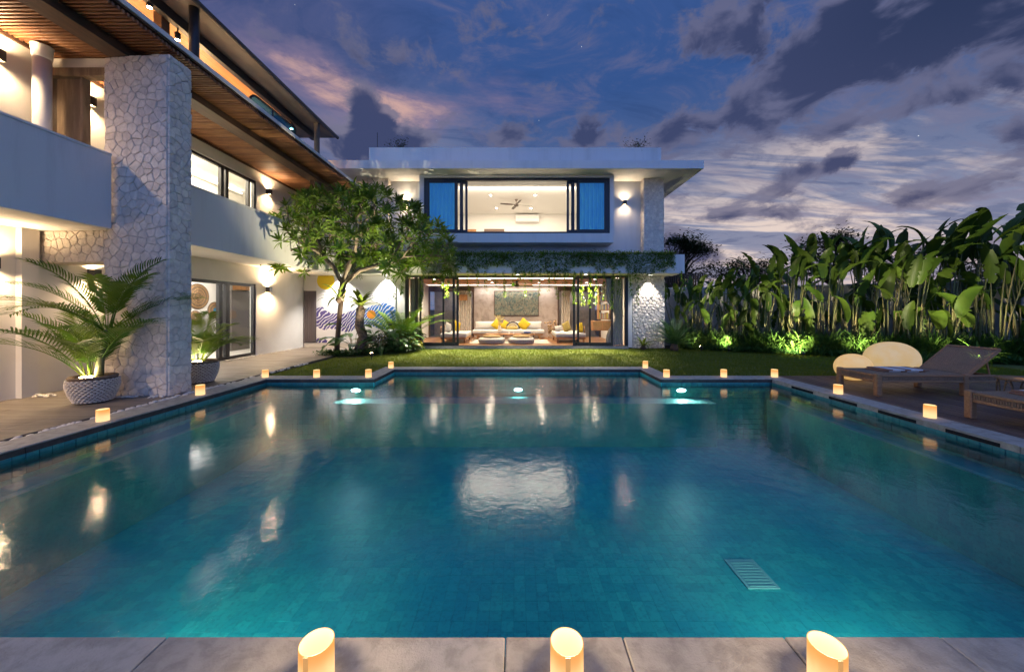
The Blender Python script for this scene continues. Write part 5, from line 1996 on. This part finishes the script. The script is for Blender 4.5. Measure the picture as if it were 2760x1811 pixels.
# ------------------------------------------------------------------ feather palms
def frond(m_, base, az_, el_, ln, droop, leaf, npair, wd=.028, vee=.35, stemr=.010, start=.22):
    d = dirv(az_, el_)
    side0 = Vector((-math.sin(az_), math.cos(az_), 0))
    pts = [Vector(base)]
    ang = el_
    n = 12
    dirs = []
    for i in range(n):
        dv_ = dirv(az_, ang)
        dirs.append(dv_)
        pts.append(pts[-1] + dv_ * (ln / n))
        ang -= droop / n * (0.5 + i / n)
    dirs.append(dirs[-1])
    m_.tube(pts, [stemr * (1 - .8 * i / n) for i in range(n + 1)], 4, False)
    for k in range(npair):
        s = start + (1 - start) * (k + .5) / npair
        fi = s * n
        i = min(int(fi), n - 1)
        p = pts[i].lerp(pts[i + 1], fi - i)
        dv_ = dirs[i]
        up_ = side0.cross(dv_)
        up_ = -up_ if up_.z < 0 else up_
        ll = leaf * (math.sin(math.pi * (.12 + .80 * (s - start) / (1 - start))) ** .7)
        for sg in (-1, 1):
            hd = (side0 * sg * .85 + dv_ * (.55 + .5 * s) + up_ * vee).normalized()
            blade(m_, p, hd, up_, ll * prng.uniform(.85, 1.1), wd, prng.uniform(.35, .8), 3, .2)


def potted_palm(x, y, z, nf, ln, label, plabel, trunk_=True, pr=.27, ph=.42):
    pot = thing("woven_pot", plabel, "plant pot", (x, y, 0), "woven plant pots")
    MB().lathe([(0, 0), (pr * .62, 0), (pr * .70, .02), (pr * .90, ph * .35), (pr * 1.02, ph * .68), (pr * .99, ph * .88), (pr * .96, ph), (pr * .86, ph), (pr * .86, ph * .86), (0, ph * .85)], 36, (x, y, .001)).build("liner", M["bark_dark"], pot, True)
    MB().tube([(x + pr * .93 * math.cos(a), y + pr * .93 * math.sin(a), ph) for a in np.linspace(0, 6.2832, 33)], .022, 6, False).build("rim", M["old_wood"], pot, True)
    # woven pale strands in rows
    wv = MB()
    rows = 13
    for j in range(rows):
        zz = .03 + (ph - .075) * j / (rows - 1)
        s = zz / ph
        rr = pr * np.interp(s, [0, .05, .35, .68, .88, 1], [.63, .72, .91, 1.03, 1.0, .97])
        nseg = 26
        for k in range(nseg):
            a0 = 2 * math.pi * (k + .5 * (j % 2)) / nseg
            a1 = a0 + 2 * math.pi / nseg * .86
            am = (a0 + a1) / 2
            wv.tube([(x + rr * math.cos(a0), y + rr * math.sin(a0), zz), (x + (rr + .010) * math.cos(am), y + (rr + .010) * math.sin(am), zz + .004), (x + rr * math.cos(a1), y + rr * math.sin(a1), zz)], [.008, .0145, .008], 5)
    s_ = wv.build("weave", material("pale_rope", (.82, .75, .66), .85, col2=(.62, .55, .47), scale=30), pot, True)
    s_["kind"] = "stuff"
    pl = thing("potted_palm", label, "palm", (x, y, ph * .86), "potted palms")
    MB().lathe([(0, 0), (pr * .85, 0)], 20, (x, y, ph * .87)).build("potting_soil", M["soil"], pl)
    tops = []
    if trunk_:
        MB().tube([(x + .10, y - .02, ph * .8), (x + .14, y - .02, ph + .35), (x + .22, y, ph + .75)], [.055, .045, .035], 10).build("trunk", M["palm_trunk"], pl, True)
        tops.append((Vector((x + .22, y, ph + .72)), nf // 2, .9))
    tops.append((Vector((x - .06, y + .02, ph * .86)), nf - (nf // 2 if trunk_ else 0), 1.0))
    for (tp, n, sc_) in tops:
        for i in range(n):
            a = i * 2.4 + prng.uniform(-.3, .3)
            e = R(prng.uniform(52, 88)) if tp.z < .6 else R(prng.uniform(38, 86))
            m_ = MB()
            frond(m_, tp + Vector((.05 * math.cos(a), .05 * math.sin(a), 0)), a, e, ln * sc_ * prng.uniform(.75, 1.1), prng.uniform(.9, 1.9), .38 * sc_, 27, .022)
            m_.build("frond", L_["palm"], pl)
    # ring light in the pot
    rl = thing("pot_light", "round uplight glowing in the soil of the " + ("near" if trunk_ else "far") + " palm pot", "uplight", (x + .04, y - .13, ph + .0), "pot uplights")
    MB().tube([(x + .04 + .06 * math.cos(a), y - .13 + .06 * math.sin(a), ph + .012) for a in np.linspace(0, 6.2832, 21)], .011, 6, False).build("light_ring", M["lamp_warm"], rl, True)
    adopt(spot("lamp_light", (x + .04, y - .13, ph + .03), (x + .02, y + .02, 2.3), 13, 140, (1, .85, .55), .8, .03), rl)


potted_palm(-6.62, 5.62, 0, 29, 1.5, "feathery potted palm in front of the stone pier", "round woven pot of the near palm before the stone pier", True, .27, .40)
potted_palm(-6.28, 7.15, 0, 16, 1.2, "smaller potted palm by the sliding door behind the stone pier", "round woven pot behind the stone pier", False, .27, .42)


# ------------------------------------------------------------------ cycads
def cycad(x, y, r, n, label, z=-.05, mat="cycad"):
    c = thing("cycad", label, "cycad", (x, y, z), "cycads")
    MB().lathe([(0.0, 0), (.13, 0), (.15, .1), (.10, .24), (0, .28)], 12, (x, y, z)).build("stem", M["bark_dark"], c, True)
    for i in range(n):
        a = i * 2.4 + prng.uniform(-.2, .2)
        e = R(12 + 66 * (i / n))
        m_ = MB()
        frond(m_, (x, y, z + .22), a, e, r * prng.uniform(.85, 1.1), .75, .17, 24, .013, .25, .009, .12)
        m_.build("frond", L_[mat], c)


cycad(5.75, 13.0, 1.12, 52, "large dark cycad at the foot of the stone pillar")
nest_fern((4.75, 13.35, .06), "small pale green bromeliad rosette before the stone pillar", 18, .48, .085, 15, 75)


# ------------------------------------------------------------------ planting bed by the mural
def shrub(x, y, z0, h, rad, nleaf, ll, lw_, mat, name, label, cat="shrub", stems=6, group="planting bed shrubs"):
    s = thing(name, label, cat, (x, y, z0), group)
    lf = []
    for k in range(3):
        m_ = MB()
        blade(m_, (0, 0, 0), (1, 0, .15), UP, ll * (1 + .15 * k), lw_, .7, 5, .2, .05)
        lf.append(m_.mesh("leaf", mat))
    st__ = MB()
    for i in range(nleaf):
        a = prng.uniform(0, 6.28)
        q = math.sqrt(prng.random()) * rad
        zz = z0 + h * (.25 + .75 * prng.random()) * (1 - .45 * (q / rad) ** 2)
        p = Vector((x + q * math.cos(a), y + q * math.sin(a), zz))
        if i < 40:
            st__.tube([(x + q * .2 * math.cos(a), y + q * .2 * math.sin(a), z0), ((x + p.x) / 2, (y + p.y) / 2, z0 + (zz - z0) * .7), p], .007, 4)
        put("leaf", lf[prng.randrange(3)], s, p, (prng.uniform(-.3, .3), prng.uniform(-.3, .5), a + prng.uniform(-.5, .5)), [prng.uniform(.7, 1.2)] * 3)
    st__.build("stems", M["stem"], s)
    return s


bed = MB()
bed.prism([(-6.35, 11.15), (-5.0, 11.05), (-4.4, 11.75), (-3.55, 12.6), (-3.55, 13.79), (-4.6, 13.79), (-5.6, 13.2), (-6.2, 12.2)], -.08, -.035)
tag(bed.build("planting_bed", M["soil"]), "dark soil of the planting bed under the frangipani", "planting bed", kind="structure")
shrub(-5.6, 12.35, -.03, 1.0, .55, 16, .62, .26, L_["broad"], "broad_leaf_plant", "big-leaved plant in front of the mural behind the trunks")
shrub(-4.35, 12.75, -.03, 1.15, .62, 60, .34, .19, L_["broad"], "heart_leaf_plant", "dense heart-leaved plant right of the rough trunk")
shrub(-3.85, 13.15, -.03, .85, .42, 46, .26, .13, L_["broad"], "heart_leaf_plant", "glossy leafy plant beside the left curtain")
shrub(-4.75, 12.45, -.03, 1.0, .5, 50, .40, .17, L_["broad"], "broad_leaf_plant", "leafy dark green plant directly right of the rough trunk")
shrub(-4.0, 12.55, -.03, .8, .5, 60, .30, .16, L_["broad"], "heart_leaf_plant", "low heart-leaved plant at the front of the bed by the lawn")
shrub(-3.72, 12.85, -.03, .55, .30, 70, .12, .05, L_["yellowleaf"], "yellow_shrub", "bright yellow-green shrub before the left curtain")
shrub(-5.35, 12.75, -.03, .75, .35, 70, .12, .055, L_["fern"], "low_shrub", "small light green shrub between the two trunks")
for (x, y, lb) in ((-5.95, 11.55, "reddish bromeliad left of the frangipani trunk"), (-5.45, 11.55, "reddish bromeliad between the two trunks"), (-5.0, 11.65, "reddish bromeliad right of the rough trunk")):
    bmd = thing("bromeliad", lb, "bromeliad", (x, y, -.03), "bromeliads under the frangipani")
    for i in range(16):
        m_ = MB()
        a = i * 2.4
        blade(m_, (x, y, -.02), dirv(a, R(20 + 50 * i / 16)), UP, prng.uniform(.22, .32), .035, .8, 4, .3)
        m_.build("leaf", L_["red"], bmd)


def cover(name, label, region, n, ll, lw_, mat, zmax):
    m_ = MB()
    for _ in range(n):
        x, y = region()
        blade(m_, (x, y, prng.uniform(-.03, zmax)), dirv(prng.uniform(0, 6.28), prng.uniform(.1, 1.0)), UP, ll * prng.uniform(.6, 1.2), lw_, .6, 2, .2)
    o = m_.build(name, mat)
    return tag(o, label, "ground cover", kind="stuff")


def reg_bed():
    t_ = prng.random()
    return (-6.25 + 2.8 * t_ + prng.uniform(-.15, .15), 11.25 + 1.5 * max(0, t_ - .35) / .65 + prng.uniform(-.1, .35))


cover("bed_ground_cover", "low leafy ground cover along the edge of the planting bed", reg_bed, 2600, .09, .035, L_["broad"], .14)
pl_ = thing("areca_palm", "bushy feather palm against the white wall by the living room", "palm", (-4.25, 13.3, -.03))
for i in range(26):
    a = i * 2.4 + prng.uniform(-.3, .3)
    m_ = MB()
    frond(m_, (-4.25 + .12 * math.cos(a), 13.2 + .1 * math.sin(a), .0), a, R(prng.uniform(55, 86)), prng.uniform(1.5, 2.15), prng.uniform(.8, 1.5), .30, 34, .018)
    m_.build("frond", L_["palm"], pl_)

# ------------------------------------------------------------------ hanging creeper on the planter canopy
vine = thing("hanging_creeper", "green creeper spilling over the planter canopy and hanging in strands", "creeper", (0, 12.95, 3.3))
m_ = MB()
for _ in range(20000):
    x = prng.uniform(-6.4, 5.7)
    edge = .38 + .14 * math.sin(x * 1.7) + .10 * math.sin(x * 4.3 + 1) + .06 * math.sin(x * 11)
    edge = max(edge, .28)
    s = prng.random()
    if s < .35:
        p = (x, prng.uniform(12.86, 13.5), 3.38 + prng.random() ** 1.5 * .22)
    else:
        p = (x, 12.88 - .07 * prng.random(), 3.50 - prng.random() ** 1.25 * edge * 1.75)
    blade(m_, p, dirv(prng.uniform(0, 6.28), prng.uniform(-.9, .6)), UP, prng.uniform(.07, .14), .036, .6, 2, .2)
o = m_.build("foliage", L_["vine"], vine)
o["kind"] = "stuff"
sx = [-4.6, -4.35, -4.05, -3.75, -3.35, -3.0, -2.65, -2.35, -2.1, -1.75, -1.35, -1.1, -.75, -.42, -.05, .3, .55, .9, 1.2, 1.45, 1.75, 2.1, 2.35, 2.65, 2.9, 3.2, 3.5, 3.75, 4.05, 4.3, 5.93]
for i, x in enumerate(sx):
    ln = prng.choice([.35, .5, .7, .95, 1.15, 1.3, 1.0]) + prng.uniform(-.1, .1)
    if i == len(sx) - 1:
        ln = .75
    m_ = MB()
    pts = []
    p = Vector((x, 12.85, 2.86))
    nseg = 10
    for k in range(nseg + 1):
        pts.append(p.copy())
        p = p + Vector((prng.uniform(-.03, .03), prng.uniform(-.015, .015), -ln / nseg))
    m_.tube(pts, .0035, 3, False)
    dens = prng.uniform(.7, 1.5)
    for _ in range(int(ln * 95 * dens)):
        s = prng.random() ** .9 * nseg
        k = min(int(s), nseg - 1)
        q = pts[k].lerp(pts[k + 1], s - k) + Vector((prng.gauss(0, .028), prng.gauss(0, .02), 0))
        blade(m_, q, dirv(prng.uniform(0, 6.28), prng.uniform(-1.1, .2)), UP, prng.uniform(.06, .105), .040, .5, 2, .2)
    m_.build("vine_strand", L_["vine"], vine)

# ------------------------------------------------------------------ garden wall on the right
M["garden_render"] = material("garden_render", (0.66, 0.60, 0.53), .85, col2=(0.50, 0.45, 0.39), scale=1.6, coords="World", stretch=(1, 1, .4), bump=.2, bump_scale=30)
gw = thing("garden_wall", "long pale rendered garden wall behind the tall leafy plants", "wall", (9, 14.5, 0))
PW_ = [(5.9, 15.6), (11.0, 13.9), (17.5, 10.2)]
for (a, c) in zip(PW_[:-1], PW_[1:]):
    d = (Vector((*c, 0)) - Vector((*a, 0))).normalized()
    nrm = Vector((-d.y, d.x, 0)) * .2
    MB().prism([a, c, (c[0] + nrm.x, c[1] + nrm.y), (a[0] + nrm.x, a[1] + nrm.y)], -.1, 2.32).build("wall_panel", M["garden_render"], gw)
    MB().prism([(a[0] - nrm.x * .2, a[1] - nrm.y * .2), (c[0] - nrm.x * .2, c[1] - nrm.y * .2), (c[0] + nrm.x * 1.2, c[1] + nrm.y * 1.2), (a[0] + nrm.x * 1.2, a[1] + nrm.y * 1.2)], 2.321, 2.38).build("wall_cap", M["plaster_grey"], gw)
bf = thing("bamboo_fence", "short dark bamboo screen on top of the garden wall beside the house", "fence", (6.8, 15.4, 2.38))
for k in range(24):
    s = k / 23
    x, y = 5.95 + 1.9 * s, 15.68 - .633 * s
    MB().tube([(x, y, 2.381), (x, y, 3.0 + prng.uniform(-.04, .04))], .034, 6).build("bamboo_pole", M["bark_dark"], bf, True)


# ------------------------------------------------------------------ tall paddle-leaved plants
def paddle_leaf_mesh(ln, wd, droop, torn):
    m_ = MB()
    n = 9
    ang = 0.0
    p = Vector((0, 0, 0))
    rows = []
    for i in range(n + 1):
        s = i / n
        wv = wd * (math.sin(math.pi * min(1, (s * .93 + .07) ** .9)) ** .62) if s < 1 else wd * .05
        if s == 0:
            wv = wd * .35
        hd = Vector((math.sin(ang), 0, math.cos(ang)))
        nr_ = Vector((math.cos(ang), 0, -math.sin(ang)))
        cup = .22
        rows.append([p + Vector((0, q * wv / 2, 0)) - nr_ * cup * wv * abs(q) * .5 * (1 if abs(q) > .6 else .5) for q in (-1, -.5, 0, .5, 1)])
        p = p + hd * (ln / n)
        ang += droop / n * (.3 + 1.4 * s)
    for r_ in rows:
        m_.v.extend([tuple(q) for q in r_])
    for i in range(n):
        for k in range(4):
            if torn and k in (0, 3) and prng.random() < .35:
                a = i * 5 + k
                e = a if k == 0 else a + 1      # tear: pull one outer corner back
                m_.f.append((a, a + 1, a + 6) if k == 0 else (a, a + 1, a + 5))
                continue
            a = i * 5 + k
            m_.f.append((a, a + 1, a + 6, a + 5))
    m_.tube([r_[2] - Vector((.006, 0, 0)) for r_ in rows], [.012 * (1 - .85 * i / n) for i in range(n + 1)], 4, False)
    return m_.mesh("leaf", L_["paddle"], True)


plm = [paddle_leaf_mesh(prng.uniform(1.0, 1.4), prng.uniform(.30, .42), prng.uniform(.3, 2.0), prng.random() < .45) for _ in range(9)]
ORD = ["first", "second", "third", "fourth", "fifth", "sixth", "seventh", "eighth", "ninth", "tenth", "eleventh", "twelfth", "thirteenth", "fourteenth", "fifteenth", "sixteenth", "seventeenth", "eighteenth", "nineteenth", "twentieth", "twenty-first", "twenty-second"]
NC = 22
for c in range(NC):
    s = (c + .5) / NC
    bx_ = 6.2 + 9.5 * s + prng.uniform(-.12, .12)
    by_ = 14.45 - 4.2 * s - .3 * math.sin(math.pi * s) + prng.uniform(-.35, .25)
    H_ = np.interp(s, [0, .10, .24, .36, .5, .64, .8, 1], [2.7, 2.9, 3.4, 4.0, 4.35, 4.5, 4.6, 4.6])
    pt_ = thing("paddle_plant", "tall paddle-leaved plant, %s clump along the garden wall counted from the house" % ORD[c], "plant", (bx_, by_, -.06), "tall paddle-leaved plants along the garden wall")
    ns = prng.randint(13, 16)
    for i in range(ns):
        a = i * 2.4 + prng.uniform(-.4, .4)
        hgt = H_ * (prng.uniform(.48, .78) if i % 3 else prng.uniform(.10, .42))
        lean = prng.uniform(.05, .42)
        b_ = Vector((bx_ + .16 * math.cos(a), by_ + .16 * math.sin(a), -.08))
        tp = b_ + Vector((lean * math.cos(a), lean * math.sin(a), hgt))
        mid = (b_ + tp) / 2 + Vector((-.06 * math.cos(a), -.06 * math.sin(a), .1))
        MB().tube([b_, mid, tp], [.024, .019, .011], 6).build("stalk", M["stem"], pt_, True)
        tilt = prng.uniform(-.1, .75)
        sc_ = min(1.15, max(.6, H_ / 4.4)) * prng.uniform(.8, 1.15)
        az_ = a + prng.uniform(-.9, .9)
        put("leaf", plm[prng.randrange(9)], pt_, tp, Euler((0, tilt, az_), "XYZ").to_matrix().to_euler(), [sc_] * 3)


def reg_under():
    s = prng.random()
    return (6.5 + 9.2 * s + prng.uniform(-.2, .2), 13.75 - 4.1 * s - .2 * math.sin(math.pi * s) + prng.uniform(-.25, .55))


m_ = MB()
for _ in range(8500):
    x, y = reg_under()
    blade(m_, (x, y, -.08), dirv(prng.uniform(0, 6.28), prng.uniform(.75, 1.5)), UP, prng.uniform(.35, 1.15), prng.uniform(.024, .045), prng.uniform(.5, 1.6), 4, .25)
tag(m_.build("strap_undergrowth", L_["strap"]), "mass of low strap-leaved plants at the foot of the garden wall", "undergrowth", kind="stuff")


def reg_edge():
    s = prng.random()
    return (6.4 + 8.6 * s, 13.25 - 4.1 * s - .2 * math.sin(math.pi * s) + prng.uniform(-.15, .3))


cover("border_ground_cover", "low dark leafy edging between the lawn and the tall plants", reg_edge, 4200, .16, .05, L_["broad"], .10)


def lit_clump(x, y, label, n, h):
    c = thing("spider_lily", label, "plant", (x, y, -.06), "strap-leaved lilies")
    for i in range(n):
        a = prng.uniform(0, 6.28)
        m2 = MB()
        blade(m2, (x + prng.uniform(-.25, .25), y + prng.uniform(-.15, .15), -.06), dirv(a, R(prng.uniform(45, 85))), UP, h * prng.uniform(.6, 1.1), prng.uniform(.035, .06), prng.uniform(.7, 1.7), 6, .3)
        m2.build("leaf", L_["strap"], c)


lit_clump(9.35, 11.95, "bright strap-leaved clump lit by the garden spotlight beneath the tall plants", 75, 1.15)
lit_clump(9.9, 11.75, "tall strap-leaved clump right of the brightest lit clump by the wall", 60, 1.2)
lit_clump(8.75, 12.15, "strap-leaved clump left of the brightest lit clump by the wall", 60, 1.1)
lit_clump(12.2, 9.5, "bright strap-leaved clump lit behind the sun lounger backrest", 60, .95)
lit_clump(11.3, 9.9, "strap-leaved clump left of the lit plants behind the lounger", 40, .7)


def garden_spot(x, y, label, target, watts):
    g_ = thing("garden_spotlight", label, "spotlight", (x, y, -.05), "garden spotlights")
    MB().tube([(x, y, -.06), (x, y, .06)], .012, 6).build("stake", M["black_metal"], g_)
    d = (Vector(target) - Vector((x, y, .1))).normalized()
    p = Vector((x, y, .1))
    MB().tube([p - d * .06, p + d * .05], [.035, .045], 12).build("casing", M["black_metal"], g_, True)
    MB().tube([p + d * .051, p + d * .054], .038, 12).build("lens", M["lamp_warm"], g_)
    adopt(spot("lamp_light", tuple(p + d * .07), target, watts, 95, (1.0, .88, .58), .8, .03), g_)


garden_spot(8.9, 11.1, "garden spotlight in front of the lit strap-leaved clump", (9.6, 13.6, 1.5), 800)
garden_spot(7.4, 12.45, "garden spotlight among the first tall clumps beside the cycad", (7.7, 14.2, 1.7), 300)
garden_spot(10.5, 10.55, "garden spotlight behind the pebble lamps", (11.2, 12.3, 1.9), 420)
garden_spot(11.6, 9.1, "garden spotlight behind the sun lounger backrest", (12.9, 10.0, 1.4), 640)
garden_spot(6.6, 12.75, "garden spotlight near the big cycad", (6.2, 13.4, .8), 60)
garden_spot(-4.3, 10.7, "garden spotlight in the grass before the frangipani", (-5.0, 11.3, 4.2), 1300)


# ------------------------------------------------------------------ far trees behind the walls
def far_tree(x, y, h, rx, rz, label, nl=5200, seed=1):
    rg = random.Random(seed)
    tr_ = thing("garden_tree", label, "tree", (x, y, -.1), "dark trees beyond the garden wall")
    b_ = MB()
    b_.tube([(x, y, -.1), (x + .1, y, h * .35), (x, y, h * .55)], [.22, .16, .12], 8)
    cl = []
    for _ in range(26):
        a, e = rg.uniform(0, 6.28), rg.uniform(-.4, 1.4)
        q = rg.uniform(.55, 1.0)
        c = Vector((x + rx * q * math.cos(a) * math.cos(e), y + rx * q * .8 * math.sin(a) * math.cos(e), h - rz + rz * q * math.sin(e)))
        b_.tube([(x, y, h * .5), (Vector((x, y, h * .55)) + c) / 2 + Vector((0, 0, .2)), c], [.07, .045, .015], 5)
        cl.append((c, rg.uniform(.35, .75)))
    b_.build("trunk", M["bark_dark"], tr_)
    m2 = MB()
    for _ in range(nl):
        c, r_ = cl[rg.randrange(len(cl))]
        p = c + Vector((rg.gauss(0, r_ * .6), rg.gauss(0, r_ * .6), rg.gauss(0, r_ * .32)))
        blade(m2, p, dirv(rg.uniform(0, 6.28), rg.uniform(-.5, .6)), UP, rg.uniform(.14, .26), .09, .5, 2, .2)
    o_ = m2.build("crown", L_["dark"], tr_)
    o_["kind"] = "stuff"


far_tree(9.2, 20.5, 5.6, 2.4, 1.7, "dark spreading tree just right of the house beyond the wall", 5200, 1)
far_tree(13.5, 21.0, 4.4, 2.2, 1.3, "low dark tree behind the middle of the plant border", 4200, 2)
far_tree(17.6, 20.0, 5.6, 2.4, 1.6, "dark tree behind the taller paddle-leaved plants", 5000, 3)
far_tree(24.5, 21.0, 5.2, 3.0, 1.6, "dark tree at the far right behind the plants", 4500, 4)
far_tree(7.4, 18.0, 4.2, 1.3, 1.5, "dark shrubby tree close beside the house wall", 3000, 5)


def roof_shrub(x, y, z, h, label, seed):
    rg = random.Random(seed)
    s = thing("roof_shrub", label, "shrub", (x, y, z), "shrubs showing above the roof")
    m2, l2 = MB(), MB()
    for _ in range(9):
        a = rg.uniform(0, 6.28)
        tq = Vector((x + rg.uniform(.05, .4) * math.cos(a), y + .2 * math.sin(a), z + h * rg.uniform(.5, 1.0)))
        m2.tube([(x, y, z), ((x + tq.x) / 2, y, z + (tq.z - z) * .6), tq], .008, 4)
        for _ in range(22):
            q = tq + Vector((rg.gauss(0, .07), rg.gauss(0, .07), rg.gauss(-.05, .1)))
            blade(l2, q, dirv(rg.uniform(0, 6.28), rg.uniform(-.5, .8)), UP, .08, .03, .4, 2, .2)
    m2.build("stems", M["bark_dark"], s)
    o_ = l2.build("foliage", L_["dark"], s)
    o_["kind"] = "stuff"


roof_shrub(-4.5, 13.6, 7.43, .42, "small dark shrub above the left part of the flat roof", 1)
roof_shrub(4.55, 13.6, 7.43, .42, "small dark shrub above the right part of the flat roof", 2)
